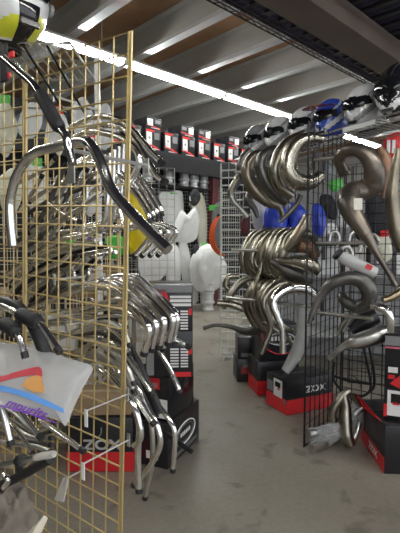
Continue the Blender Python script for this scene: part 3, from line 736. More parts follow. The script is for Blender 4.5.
for k in range(1, 8):
    f = k/8; tube(bm, [f0.lerp(f1, f), b0.lerp(b1, f)], .003, 6)
obj('cross_wires', bm, ALU, t)
for e in (f1.lerp(f0, .3), f0.lerp(f1, .42)):
    bm = B(); tube(bm, [e+V((0, .02, 0)), e+V((.06, .3, -.16))], .005, 6); obj('brace', bm, BLACKM, t)
# black stay with red tag at the left edge
bm = B(); a = Q(4, 44, -.34); b_ = Q(4, 82, -.34); boxm(bm, (0, 0, 0), (.035, .01, abs(a.z-b_.z)), oriented((a+b_)/2, GD)); bevel(bm, .002, 1)
t = thing('hanging_strap', 'black strap with red tabs hanging under the yellow helmet', 'strap', b_); obj('strap_band', bm, BLACKR, t)
for y in (54, 75):
    bm = B(); boxm(bm, (0, -.008, 0), (.03, .008, .02), oriented(Q(9 if y < 60 else 5, y, -.345), GD)); bevel(bm, .002, 1); obj('red_tab', bm, RED, t)

# row of helmets on the black wire shelf on the right
HZ = 2.235
def hz(px, py): return FL(px, py, HZ)
shA = V((1.62, 2.5, HZ-.012)); shB = V((.50, 4.55, HZ-.012)); sd = (shB-shA).normalized(); sn = V((-sd.y, sd.x, 0))
t = thing('wire_shelf', 'long black wire shelf carrying the row of helmets over the racks', 'wire shelf', (shA+shB)/2-V((0, 0, .01)))
bm = B()
for o_ in (-.17, .17): tube(bm, [shA+sn*o_, shB+sn*o_], .007, 8)
for o_ in (-.17, .17): tube(bm, [shA+sn*o_-V((0, 0, .05)), shB+sn*o_-V((0, 0, .05))], .005, 8)
obj('rails', bm, WIREZ, t)
bm = B(); L = (shB-shA).length; k = 0
while k*.05 < L: tube(bm, [shA+sd*k*.05-sn*.17, shA+sd*k*.05+sn*.17], .0025, 5); k += 1
obj('cross_wires', bm, WIREB, t)
bm = B(); a = shA+sd*(L*.33)+sn*(-.18 if sn.x > 0 else .18)
boxm(bm, (0, 0, -.02), (.28, .004, .03), oriented(a, sd)); obj('price_rail', bm, WHITEP, t)
cols = [('dark-topped helmet with white chin, nearest on the wire shelf at right edge', HBLACK, HWHITE, None, 1.15, (391, 116), 2.72),
        ('white and grey helmet with open dark visor, second on wire shelf', HWHITE, HGREY, None, 1.0, (357, 124), None),
        ('blue, white and maroon helmet, third on the wire shelf', HBLUE, HWHITE, HRED, .95, (329, 136), None),
        ('white helmet with wide dark visor, fourth on the wire shelf', HWHITE, HGREY, None, 1.0, (309, 140), None),
        ('white helmet with grey band, fifth on the wire shelf', HWHITE, HGREY, None, 1.0, (283, 149), None),
        ('grey helmet with white stripes, sixth and farthest on the wire shelf', HGREY, HWHITE, None, 1.0, (258, 158), None)]
fr = [.245, .375, .51, .635, .78, .92]
for i, (lab, b0_, s0_, pk, s_, _, _) in enumerate(cols):
    p = shA+sd*(L*fr[i])
    helmet((p.x, p.y, HZ-.005), math.radians(222), lab, b0_, s0_, s=s_*1.13, pitch=.26, beak=.35, group='helmets on the black wire shelf', peak=pk, low=HWHITE)
p = shA+sd*(L*.02)+sn*.12
''' / pale visor piece in front of the nearest helmet
p = P(390, 117, 2.35)
helmet((p.x, p.y, p.z-.0), math.radians(150), 'white helmet with black side panel, cut by the right edge', HWHITE, HBLACK, s=1.0, pitch=.1, group='helmets on the black wire shelf', low=HBLACK)
'''

# ================================================================ cartons on the floor
def carton_box(o, yaw, dims, label, red=.42, word=None, wsize=.07, wpos=(0, .62), sub=None, logo=None, decal=None, redside=True, body=CARD, group='motorcycle part cartons', side=None, flap=True):
    """box; o = near bottom corner of its front face (local x along the front, y away)"""
    wd, dp, ht = dims
    t = thing('carton', label, 'box', o, yaw, group)
    bm = B(); boxm(bm, (wd/2, dp/2, ht/2), (wd, dp, ht)); bevel(bm, .005, 2); obj('carton_body', bm, body, t, True)
    if red:
        bm = B(); h = ht*red; e = .0015
        boxm(bm, (wd/2, dp/2, h/2+.004), (wd+2*e, dp+2*e, h-.002)); obj('red_band', bm, CARDR, t, True, smooth=False)
    def face(side_):   # matrix: text plane on a face
        if side_ == 'front': return lambda u, v: Matrix.Translation((u, -.0035, v)) @ Matrix.Rotation(math.pi/2, 4, 'X')
        if side_ == 'left': return lambda u, v: Matrix.Translation((-.0035, u, v)) @ Matrix.Rotation(-math.pi/2, 4, 'Z') @ Matrix.Rotation(math.pi/2, 4, 'X')
        return lambda u, v: Matrix.Translation((wd+.0035, u, v)) @ Matrix.Rotation(math.pi/2, 4, 'Z') @ Matrix.Rotation(math.pi/2, 4, 'X')
    def rect(name, side_, u0, u1, v0, v1, m, lift=0., par=None):
        bm = B(); f = face(side_)
        boxm(bm, (0, 0, lift), (u1-u0, v1-v0, .002), f((u0+u1)/2, (v0+v1)/2)); return obj(name, bm, m, par or t, True, smooth=False)
    if flap:
        bm = B(); boxm(bm, (wd/2, dp/2, ht+.0008), (wd*.97, .004, .0016)); obj('lid_seam', bm, BLACKG, t, True, smooth=False)
    if word:
        for (s, sd_, u, v, sz, m_) in word:
            obj('lettering', textbm(s, sz, face(sd_)(u, v), 1.25, (.0022*sz/.07)), m_, t, True, smooth=False)
    if logo:
        for (sd_, u, v, a, b_) in logo:
            f = face(sd_)
            for q, rr in ((1, .0045), (.78, .0025)):
                bm = B(); tube(bm, [f(u, v) @ V((a*q*math.cos(k*math.pi/16), b_*q*math.sin(k*math.pi/16), 0)) for k in range(32)], rr, 6, closed=True); obj('oval_emblem', bm, WHITE if q == 1 else CARDG, t, True)
    for d in decal or []: rect(*d)
    t['fx'] = 0; del t['fx']
    return t, face, rect
def yawof(a, b_): d = V(b_)-V(a); return math.atan2(d.y, d.x)
# lettered box behind the brass grid
a = FL(67, 472); b_ = FL(133, 472)
y = yawof(a, b_); wd = (b_-a).length; ht = .34
t, f, rc = carton_box(a, y, (wd, .3, ht), 'black and red carton lettered ZOX behind the brass grid'.replace('lettered ZOX', 'with white lettering'), red=.36,
    word=[('ZOX', 'front', wd*.54, ht*.5, .085, mat('pale_print', (.5, .5, .5), .5))])
# its small hook mark above
bm = B(); tube(bm, smoothpts([f('front', ) (wd*.45, ht*.62) @ V((0, 0, 0)), f('front')(wd*.52, ht*.7) @ V((0, 0, 0)), f('front')(wd*.53, ht*.82) @ V((0, 0, 0))], 5), .004, 6); obj('printed_mark', bm, CARDG, t, True)
# brown cartons
def brown(o, yaw, dims, label):
    wd, dp, ht = dims; t = thing('brown_carton', label, 'box', o, yaw, 'brown cardboard boxes')
    bm = B(); boxm(bm, (wd/2, dp/2, ht/2), dims); bevel(bm, .004, 1); obj('carton_body', bm, BROWNC, t, True)
    bm = B(); boxm(bm, (wd/2, dp/2, ht+.0005), (wd*.98, .05, .001)); boxm(bm, (wd/2, -.0005, ht*.85), (.05, .001, ht*.28)); obj('packing_tape', bm, mat('tape', (.42, .32, .2), .3), t, True, smooth=False)
    return t
brown((a.x+.03, a.y+.02, ht+.002), y+.05, (.36, .26, .11), 'flat brown carton on the lettered carton behind the brass grid')

# the stack of black cartons beside the low handlebars
sc = FL(168, 470); sr = FL(199, 438)
ys = yawof(sc, sr)-math.pi/2          # local y runs away along the right-hand face
wd, dp, ht = .34, (sr-sc).length, .285
o = V(sc)-V((math.cos(ys), math.sin(ys), 0))*wd
t, f, rc = carton_box(o, ys, (wd, dp, ht), 'lowest black carton of the left stack, with an oval emblem', red=0, logo=[('right', dp*.52, ht*.5, .15, .07)])
for k in range(5): rc('printed_line', 'right', dp*.12, dp*.9, ht*(.1+.02*k), ht*(.107+.02*k), CARDG)
rc('white_label', 'front', wd*.55, wd*.8, .05, .1, WHITE); rc('white_label', 'front', wd*.05, wd*.3, .1, .22, CARDG)
for k in range(6): rc('oval_letter', 'right', dp*(.36+.055*k), dp*(.36+.055*k+.03), ht*.46, ht*.55, WHITE)
wd2, dp2 = .3, .36
o2 = V(sc)+V((0, 0, ht+.001))-V((math.cos(ys), math.sin(ys), 0))*(wd2+.012)+V((-math.sin(ys), math.cos(ys), 0))*.04
t, f, rc = carton_box(o2, ys-.03, (wd2, dp2, .285), 'glossy black carton, second from the floor in the left stack', red=0, body=BLACKG)
rc('white_label', 'front', wd2*.42, wd2*.98, .02, .14, WHITE); rc('red_flash', 'front', .02, wd2*.8, .2, .27, CARDR); rc('small_label', 'front', wd2*.45, wd2*.75, .21, .24, WHITE)
o3 = P(146, 380, 2.68); o3.z = ht+.288
def listing(rc, wd_, h0, m=WHITE):
    for k in range(7):
        rc('printed_row', 'front', wd_*.52, wd_*.7, h0+.02+.018*k, h0+.03+.018*k, m, .0005); rc('printed_row', 'front', wd_*.74, wd_*.9, h0+.02+.018*k, h0+.03+.018*k, m, .0005)
y3 = math.radians(2)
t, f, rc = carton_box(o3+V((.0, .0, 0)), y3, (.29, .32, .285), 'black carton with a printed size table, third in the left stack', red=0, body=CARD)
listing(rc, .29, .04); rc('red_corner', 'front', .15, .28, .0, .03, CARDR); rc('red_corner', 'front', .255, .285, .14, .18, CARDR); rc('grey_panel', 'front', .005, .05, .01, .27, CARDG)
o4 = o3+V((0, 0, .286))
t, f, rc = carton_box(o4, y3, (.29, .32, .285), 'black carton with red corner and white size rows, top of the left stack', red=0, body=CARD)
listing(rc, .29, -.01)
rc('white_row', 'front', .15, .28, .155, .172, WHITE); rc('white_row', 'front', .15, .28, .18, .198, WHITE); rc('white_row', 'front', .15, .28, .205, .22, WHITE); rc('grey_top', 'front', .005, .285, .24, .283, CARDG)
bm = B(); ff = f('front'); vs = [bm.verts.new(ff(u, v) @ V((0, 0, .001))) for u, v in ((.02, .26), (.125, .26), (.145, .19), (.14, .13), (.09, .17))]; bm.faces.new(vs); obj('red_corner', bm, CARDR, t, True, smooth=False)
rc('red_mark', 'front', .265, .285, .1, .14, CARDR)

# right-hand cartons
a = FL(287, 416); b_ = FL(331, 407); y = yawof(a, b_); wd = (b_-a).length+.02; ht = .285; dp = .3
t, f, rc = carton_box(a, y, (wd, dp, ht), 'black and red lettered carton nearest to the aisle on the right', red=.43, word=[('ZOX', 'front', wd*.6, ht*.66, .075, WHITE)])
pl_ = rc('photo_label', 'left', -.0+dp*.22, dp*.62, ht*.42, ht*.93, WHITE); rc('helmet_print', 'left', dp*.3, dp*.55, ht*.7, ht*.85, BLACKG, .001, pl_); rc('helmet_print', 'left', dp*.34, dp*.42, ht*.62, ht*.7, CARDR, .001, pl_)
rc('grey_label', 'left', dp*.66, dp*.94, ht*.5, ht*.8, CARDG); rc('small_label', 'left', dp*.05, dp*.16, ht*.3, ht*.42, CARDG)
bm = B(); vs = [bm.verts.new(v) for v in [(wd*.15, dp*.5, ht+.0015), (wd*.75, dp*.5, ht+.0015), (wd*.75, dp*.55, ht+.0015), (wd*.15, dp*.55, ht+.0015)]]; bm.faces.new(vs); obj('top_print', bm, CARDG, t, True, smooth=False)
a2 = FL(257.5, 396); y2 = math.radians(10); wd2, dp2, ht2 = .40, .3, .315
t, f, rc = carton_box(a2, y2, (wd2, dp2, ht2), 'black carton with red base under the emblem carton, behind the nearest', red=.42, word=[('ZOX', 'front', wd2*.5, ht2*.56, .075, WHITE)])
t, f, rc = carton_box(a2+V((.02, .01, ht2+.001)), y2, (.38, .28, .33), 'carton with white oval emblem and red curve, on another carton', red=0, logo=[('front', .2, .2, .13, .055)])
bm = B(); ff = f('front'); tube(bm, smoothpts([ff(.01, .26) @ V(), ff(.06, .12) @ V(), ff(.19, .06) @ V(), ff(.32, .09) @ V(), ff(.375, .16) @ V()], 6), .006, 6); obj('red_curve', bm, CARDR, t, True)
for k in range(6): rc('emblem_letter', 'front', .105+.034*k, .105+.034*k+.02, .185, .225, WHITE)
a3 = FL(237, 382); 
t, f, rc = carton_box(a3, math.radians(4), (.34, .28, .23), 'black carton with pink print, lower one at the far end of the floor row', red=0)
rc('red_print', 'front', .04, .26, .08, .15, mat('dull_red', (.35, .05, .06), .4)); rc('white_print', 'front', .06, .2, .15, .19, CARDG)
t, f, rc = carton_box(a3+V((.01, .01, .231)), math.radians(2), (.32, .26, .22), 'plain black carton on top at the far end of the floor row', red=0)
rc('grey_print', 'front', .03, .28, .02, .06, CARDG)

# right edge stack
ra = FL(384, 474); rb = FL(361, 440)
yr = yawof(ra, rb)-math.pi/2
t, f, rc = carton_box(ra, yr, (.36, (rb-ra).length, .3), 'open black carton with red base and red flaps, bottom right corner', red=0, word=[('ZOX', 'left', .2, .055, .06, WHITE)])
rc('red_base', 'left', .0, (rb-ra).length, .004, .1, CARDR, -.0022); bm = B(); d = (rb-ra).length
for (x0, y0, x1, y1, lx, ly) in ((0, d*.1, 0, d*.95, -.07, .0),):
    vs = [bm.verts.new(v) for v in [(x0, y0, .3), (x1, y1, .3), (x1+lx+.01, y1-.03, .36), (x0+lx, y0+.16, .33)]]; bm.faces.new(vs)
bmesh.ops.solidify(bm, geom=bm.faces[:], thickness=.004); obj('flap', bm, CARDR, t, True, smooth=False)
yu = math.radians(-24)
ru = ra+V((.03, .10, .301))
t, f, rc = carton_box(ru, yu, (.36, .3, .2), 'carton with white photo label, middle of the right edge stack', red=0)
pl_ = rc('photo_label', 'front', .02, .2, .03, .19, WHITE); rc('helmet_print', 'front', .04, .12, .11, .17, BLACKG, .001, pl_); rc('helmet_print', 'front', .05, .09, .1, .12, CARDR, .001, pl_); rc('red_side', 'front', 0.0, .02, .02, .1, CARDR)
t, f, rc = carton_box(ru+V((0, 0, .201)), yu, (.36, .3, .33), 'tall black carton with red diamond, top of the right edge stack', red=0)
rc('small_label', 'front', .02, .075, .1, .135, WHITE); rc('red_print', 'front', .02, .06, .06, .085, CARDR)
rc('pink_line', 'front', .0, .3, .25, .262, mat('pink_line', (.6, .12, .2), .4)); rc('grey_top', 'front', .0, .36, .27, .328, CARDG)
bm = B(); ff = f('front'); bm.faces.new([bm.verts.new(ff(u, v) @ V((0, 0, .001))) for u, v in ((.03, .03), (.09, -.015+.02), (.16, .03), (.09, .09))]); obj('red_diamond', bm, CARDR, t, True, smooth=False)

# ================================================================ right-hand racks
gridwall(A0, AD, .61, 2.2, WIREB, 'black wire grid panel carrying the exhaust pipes', 'black wire grid panels', wr=.0042, feet=False, hw=.0022, fr=.0042)
A1 = A0+AD*.65
gridwall(A1, AN, .61, 2.0, WIREB, 'black wire grid panel behind the right hand cartons', 'black wire grid panels', wr=.0034, feet=False)
p = P(352, 240, 4.3)
gridwall((p.x, p.y, 0), V((1, -.15, 0)), 1.22, 2.13, WIREB, 'far black wire grid hung with small bagged parts', 'black wire grid panels', wr=.003)
p = FL(221, 357)
gridwall((p.x, p.y, 0), V((.9, -.3, 0)), .53, 2.33, WIREW, 'white wire grid at the far end of the exhaust pipes', wr=.0032, hw=.0095, cell=.088, feet=True)
p = P(266, 240, 4.4)
gridwall((p.x, p.y, 0), AD, .61, 2.13, WIREB, 'black wire grid farther along behind the exhaust pipes', 'black wire grid panels', wr=.003)
def rarm(o, d, ln, label, m=CHROME2, r=.012):
    o = V(o); d = V(d).normalized(); b_ = o+d*ln
    t = thing('display_arm', label, 'display arm', o, 0, 'display arms on the black grid')
    bm = B(); tube(bm, [o, b_], r, 10); obj('rod', bm, m, t)
    bm = B(); tube(bm, [b_-d*.004, b_+d*.008], r*1.3, 10); obj('end_knob', bm, m, t)
    bm = B(); boxm(bm, (0, 0, 0), (.04, .004, .12), oriented(o, AD)); obj('hook_plate', bm, WIREB, t)
    return t
q = PL(314, 160, A0, AN); rarm(q, AN, .33, 'upper chrome arm holding the tagged exhaust pipe')
q = PL(318, 160, A0, AN); rarm(q+AD*.1, -AN, .75, 'upper arm on the aisle side under the hooked exhausts')
q = PL(316, 243, A0, AN); rarm(q, AN, .42, 'middle chrome arm over the white silencer')
q = PL(318, 252, A0, AN); rarm(q+AD*.1, -AN, .8, 'middle arm on the aisle side through the looped exhausts')
q = PL(313, 312, A0, AN); rarm(q, AN, .4, 'lower chrome arm under the dark curled exhaust')
q = PL(318, 309, A0, AN); rarm(q+AD*.08, -AN, .85, 'lower arm on the aisle side carrying the slim exhausts')

def exhaust(pts, label, m=STEEL, group=None, sub=6, seg=14, name='exhaust_pipe', split=None, bracket=None, seams=True, cat='exhaust pipe', m2=None):
    """pts: (px, py, metres ahead, diameter in pixels)"""
    ps = [P(x, y, d) for x, y, d, _ in pts]; rs = [w_*d/F/2 for _, _, d, w_ in pts]
    sp = smoothpts(ps, sub); rr = smoothvals(rs, sub)
    c = sum(sp, V())/len(sp)
    t = thing(name, label, cat, (c.x, c.y, min(p.z for p in sp)), 0, group)
    n = len(sp); k = int((split if split else 1.)*(n-1))
    bm = B(); tube(bm, sp[:k+1], rr[:k+1], seg)
    if seams:
        for i in range(sub, k, sub):
            tg = (sp[min(i+1, n-1)]-sp[i-1]).normalized()
            tube(bm, [sp[i]-tg*.003, sp[i]+tg*.003], rr[i]*1.035, seg)
    ch = obj('chamber', bm, m, t)
    if k < n-2:
        bm = B(); tube(bm, sp[k:], rr[k:], 10); obj('tail_pipe', bm, m2 or m, t)
    # mouth ring
    d = (sp[0]-sp[1]).normalized(); bm = B(); tube(bm, [sp[0]-d*.012, sp[0]+d*.008], rr[0]*1.15, seg); obj('flange', bm, m, ch)
    if bracket:
        i = int(bracket*(n-1)); tg = (sp[i+1]-sp[i-1]).normalized(); side = tg.cross(V((0, 1, 0))).normalized()
        bm = B(); boxm(bm, (0, 0, 0), (.04, .004, .03), oriented(sp[i]+side*(rr[i]+.012), tg)); bevel(bm, .001, 1); obj('mounting_tab', bm, m, ch)
    return t
GT = 'hooked exhausts on the upper arm'
# upper group, nearest first
exhaust([(321, 139, 3.1, 8), (310, 138, 3.08, 12), (297, 144, 3.08, 15), (289, 158, 3.08, 16), (289, 173, 3.08, 17), (299, 182, 3.1, 17), (311, 182, 3.12, 15), (320, 176, 3.15, 11)], 'big polished C-shaped exhaust chamber, nearest on the upper arm', STEELP, GT, bracket=.5)
exhaust([(303, 134, 3.25, 8), (290, 142, 3.22, 12), (280, 155, 3.22, 14), (275, 172, 3.22, 14), (280, 187, 3.25, 12), (292, 196, 3.28, 8)], 'exhaust chamber tucked just behind the big C-shaped one', STEEL, GT)
exhaust([(286, 151, 3.4, 7), (274, 150, 3.38, 10), (264, 156, 3.36, 12), (261, 168, 3.36, 13), (267, 182, 3.36, 14), (276, 193, 3.36, 12), (286, 203, 3.38, 8)], 'dark bowed exhaust chamber, third along the upper arm', STEELD, GT, bracket=.6)
exhaust([(262, 153, 3.55, 7), (254, 156, 3.52, 10), (248, 166, 3.52, 12), (249, 180, 3.52, 14), (257, 192, 3.52, 15), (268, 202, 3.52, 11), (279, 207, 3.55, 7), (283, 218, 3.55, 4)], 'bronze bowed exhaust chamber, fourth along the upper arm', BRONZE, GT, split=.85)
exhaust([(258, 158, 3.85, 7), (247, 168, 3.85, 10), (238, 180, 3.85, 9), (231, 191, 3.85, 7), (233, 200, 3.85, 6), (240, 208, 3.85, 5), (248, 217, 3.85, 5)], 'elbow exhaust with a thin bright tail, farthest on the upper arm', STEEL, GT, split=.6, m2=CHROME2)
exhaust([(262, 176, 3.7, 6), (254, 190, 3.7, 9), (248, 200, 3.7, 9), (254, 208, 3.7, 6), (258, 218, 3.7, 4)], 'small dark exhaust between the elbow and the bowed chambers', STEELD, GT)
exhaust([(250, 150, 3.8, 6), (243, 158, 3.8, 8), (241, 168, 3.8, 9), (245, 178, 3.8, 9), (252, 184, 3.8, 6)], 'small curled exhaust under the farthest helmets', STEELD, GT)
exhaust([(300, 196, 3.3, 5), (296, 205, 3.3, 6), (288, 214, 3.3, 5), (280, 222, 3.3, 4)], 'thin exhaust tail hanging before the blue bags', STEELD, GT, seams=False)
# middle group: looped exhausts
GM = 'looped exhausts on the middle arm'
rnd = random.Random(11)
for i in range(8):
    d = 3.78-i*.075; x = 250+i*5.8; s = 1+.03*i; m = [STEELP, STEEL, STEELP, BRONZE, STEELP, STEEL, STEELP, STEEL][i]
    jx = lambda: rnd.uniform(-2, 2)
    exhaust([(x+25+jx(), 241+jx(), d+.12, 6*s), (x+17, 233+jx(), d+.02, 7.5*s), (x+5+jx(), 235, d-.03, 8.5*s), (x-4, 246+jx(), d-.05, 8.5*s), (x-8+jx(), 260, d-.05, 8*s), (x-3, 272+jx(), d-.02, 7*s), (x+8+jx(), 275, d+.1, 6.5*s), (x+18, 264, d+.16, 6*s)],
            'looped steel exhaust on the middle arm, %s from the far end' % ['first', 'second', 'third', 'fourth', 'fifth', 'sixth', 'seventh', 'eighth'][i], m, GM, bracket=.3 if i % 2 else None)
exhaust([(266, 250, 3.5, 7), (262, 262, 3.5, 7), (260, 272, 3.5, 6), (256, 282, 3.5, 5)], 'straight exhaust end hanging down at the left of the looped exhausts', STEELP, GM)
exhaust([(307, 217, 3.12, 8), (302, 228, 3.12, 11), (294, 240, 3.14, 12), (286, 250, 3.16, 9)], 'tapering brown exhaust cone pointing up out of the looped exhausts', BRONZE, GM, seams=False)
exhaust([(300, 246, 3.2, 12), (311, 249, 3.2, 14), (316, 258, 3.2, 10)], 'short rust brown exhaust end at the right of the looped exhausts', RUST, GM, seams=False)
exhaust([(277, 260, 3.1, 4), (288, 261, 3.08, 9), (302, 262, 3.06, 16), (311, 266, 3.06, 17), (316, 272, 3.08, 12)], 'polished exhaust belly lying below the looped exhausts, taper to the left', STEELP, GM, seams=False)
exhaust([(272, 262, 3.2, 5), (284, 268, 3.2, 12), (300, 275, 3.2, 15), (313, 279, 3.2, 11)], 'dark exhaust belly beneath the polished one', STEELD, GM)
# lower group
GL = 'slim exhausts on the lower arm'
exhaust([(317, 296, 3.1, 10), (306, 289, 3.1, 12), (292, 288, 3.08, 12), (280, 293, 3.06, 11), (273, 303, 3.05, 10), (277, 316, 3.04, 8), (282, 330, 3.04, 6.5), (283, 353, 3.04, 6.5)], 'bright chrome slim exhaust with a straight tail, nearest on the lower arm', CHROME, GL, split=.66)
exhaust([(300, 288, 3.2, 9), (285, 284, 3.2, 11), (272, 290, 3.18, 11), (264, 302, 3.16, 10), (268, 316, 3.15, 8), (271, 328, 3.15, 6), (266, 342, 3.15, 6), (261, 354, 3.15, 5)], 'slim bronze exhaust with angled tail, second on the lower arm', STEEL, GL, split=.72)
for i in range(5):
    d = 3.33+i*.1; x = 281-i*5.2; jx = lambda: rnd.uniform(-3, 3)
    exhaust([(x+26+jx(), 290+jx(), d+.1, 7), (x+16, 283+jx(), d, 9), (x+2+jx(), 282, d, 11), (x-9, 290+jx(), d, 11), (x-15+jx(), 303, d, 10), (x-10, 317+jx(), d, 9), (x+1+jx(), 327+jx(), d, 7), (x+12, 330+jx(), d, 6)], 'curled steel exhaust of the lower arm, %s behind the angled tails' % ['first', 'second', 'third', 'fourth', 'fifth'][i], [STEELP, STEEL, STEELP, BRONZE, STEEL][i], GL, bracket=.4)
exhaust([(238, 276, 3.95, 5), (229, 277, 3.95, 6), (226, 286, 3.95, 6), (233, 290, 3.95, 6), (243, 280, 3.95, 6), (248, 288, 3.95, 5)], 'pale S-bent exhaust at the far end of the lower arm', STEELP, GL)
exhaust([(250, 278, 3.9, 6), (240, 283, 3.9, 8), (231, 294, 3.9, 8), (225, 304, 3.9, 7), (222, 308, 3.9, 6)], 'bronze exhaust curving down at the far end of the lower arm', STEEL, GL)
exhaust([(218, 303, 3.8, 6), (230, 304, 3.8, 7), (242, 308, 3.8, 8), (252, 310, 3.8, 8), (262, 318, 3.8, 7)], 'pale exhaust lying level at the far end of the lower arm', STEELP, GL)
exhaust([(204, 328, 3.85, 4), (216, 325, 3.85, 3.5), (232, 327, 3.85, 5), (244, 331, 3.8, 8), (256, 330, 3.75, 10), (266, 324, 3.7, 8)], 'dark exhaust with long thin tail reaching out over the floor', STEELD, GL)
exhaust([(252, 286, 3.9, 5), (248, 294, 3.9, 6), (254, 300, 3.9, 6), (262, 296, 3.9, 6)], 'small pale bent exhaust among the far lower ones', STEELP, GL)
exhaust([(264, 322, 3.3, 6), (276, 330, 3.3, 6), (286, 337, 3.3, 6), (293, 345, 3.3, 4)], 'short tail pipe end above the oval emblem carton', STEEL, GL, seams=False)
exhaust([(302, 308, 3.2, 9), (303, 322, 3.2, 13), (302, 338, 3.2, 14), (296, 354, 3.2, 13), (290, 364, 3.2, 11), (285, 371, 3.2, 9)], 'grey painted exhaust standing on the nearest lettered carton', GREYP, None)
# right side of the panel
exhaust([(344, 172, 2.9, 11), (339, 160, 2.85, 11), (344, 152, 2.8, 12), (355, 149, 2.75, 13), (367, 156, 2.72, 16), (374, 169, 2.72, 20), (373, 184, 2.76, 22), (362, 190, 2.78, 20), (351, 192, 2.72, 19), (348, 202, 2.66, 21), (353, 215, 2.62, 20), (364, 232, 2.58, 14), (376, 252, 2.56, 7), (387, 270, 2.52, 6), (396, 286, 2.5, 6)],
        'large dark expansion chamber with white tag and long thin tail', mat('dark_bronze', (.26, .22, .18), .36, .85, noise_amt=1., nscale=4, col2=(.09, .085, .08)), None, split=.8, bracket=.6)
a = P(358, 204, 2.5); bm = B(); boxm(bm, (0, 0, 0), (.05, .003, .065), oriented(a, V((1, .1, 0)), V((.15, 0, 1)))); tg = tag(obj('price_tag', bm, PAPER, loc=a), 'white paper tag tied on the large dark expansion chamber', 'tag')
exhaust([(309, 323, 2.8, 4), (314, 309, 2.8, 6), (322, 294, 2.8, 9), (333, 283, 2.78, 12), (348, 278, 2.76, 14), (362, 281, 2.74, 16), (369, 291, 2.74, 17), (367, 302, 2.76, 15), (357, 307, 2.8, 13), (345, 301, 2.84, 11), (341, 294, 2.88, 9)],
        'dark grey curled exhaust resting on the lower chrome arm', STEELD, None)
r = exhaust([(338, 254, 2.75, 8), (342, 257, 2.75, 12), (352, 262, 2.75, 13), (366, 269, 2.75, 13), (375, 273, 2.75, 12)], 'white silencer with a red sticker hanging beside the black grid', mat('white_enamel_grey', (.55, .56, .56), .35), None, seams=False, name='silencer', cat='silencer')
a = P(369, 267, 2.70); bm = B(); boxm(bm, (0, 0, 0), (.04, .004, .03), oriented(a, V((.85, 0, -.4)), V((.4, 0, .85)))); obj('red_sticker', bm, RED, r)
a, b_ = P(336.5, 253, 2.75), P(339, 255, 2.75); bm = B(); tube(bm, [a, b_], .04, 14); obj('end_ring', bm, BLACKM, r)
exhaust([(330, 358, 2.95, 5), (338, 351, 2.9, 6), (346, 345, 2.88, 8), (354, 342, 2.86, 15), (366, 339, 2.84, 17), (378, 335, 2.82, 17), (387, 332, 2.82, 14)], 'polished silencer lying behind the tall carton with red diamond', CHROME2, None, name='silencer', cat='silencer', seams=False)
exhaust([(372, 305, 2.7, 5), (379, 307, 2.68, 8), (387, 312, 2.66, 9), (390, 321, 2.66, 9), (391, 331, 2.68, 8)], 'bright chrome elbow standing on the tall carton', CHROME, None, seams=False, name='elbow_pipe', cat='pipe')
exhaust([(384, 300, 2.6, 6), (392, 297, 2.6, 8), (404, 290, 2.6, 9)], 'gold tinted pipe end at right edge above the cartons', mat('gold_steel', (.36, .29, .19), .3, 1.), None, seams=False)
exhaust([(379, 148, 3.1, 7), (384, 158, 3.1, 13), (385, 172, 3.1, 14), (384, 186, 3.1, 8), (383, 198, 3.1, 4)], 'rust brown exhaust cone hanging behind the large dark chamber', RUST, None, seams=False)
exhaust([(398, 150, 2.9, 6), (394, 175, 2.9, 10), (392, 200, 2.9, 14), (396, 230, 2.9, 14), (402, 250, 2.9, 10)], 'grey brown exhaust at the right edge of the picture', BRONZE, None)
for i, (x, y, s) in enumerate([(355, 238, 7), (346, 252, 6), (334, 236, 5), (372, 240, 6)]):
    exhaust([(x-s, y+s, 3.1, 3.5), (x-s*.6, y-s*.6, 3.1, 4), (x+s*.4, y-s*.8, 3.1, 4), (x+s, y+2, 3.1, 4), (x+s*.6, y+s*2, 3.1, 3)], 'small bent header pipe behind the white silencer, %s' % ['over its middle', 'at its left end', 'against the black grid', 'over its red sticker'][i], CHROME2, 'small header pipes', seams=False)
for i in range(4):
    x = 346+i*6; y = 322-i*3
    exhaust([(x-8, y+12, 3.15, 3), (x-3, y+2, 3.15, 4), (x+4, y-6, 3.15, 4), (x+8, y-14, 3.15, 3.5)], 'slim bent tube behind the dark curled exhaust, %s from the grid' % ORD[i].replace('nearest', 'first'), CHROME2 if i % 2 else STEEL, 'slim bent tubes', seams=False)
exhaust([(352, 330, 3.0, 10), (364, 322, 3.0, 18), (376, 316, 3.0, 16)], 'matt black silencer behind the polished one', BLACKM, None, seams=False, name='silencer', cat='silencer')
# black tubular stand
t = thing('tubular_stand', 'black tubular stand leg before the grid, under the polished silencer', 'stand', FL(372, 415))
for pp in ([(364, 348), (370, 378), (370, 390), (362, 396), (348, 393)], [(369, 346), (374, 372), (374, 386), (370, 392)], [(334, 376), (350, 381), (370, 384)], [(344, 392), (336, 384), (333, 376), (334, 362)]):
    bm = B(); tube(bm, smoothpts([P(x, y, 3.2) for x, y in pp], 5), .010, 8); obj('tube', bm, BLACKM, t)
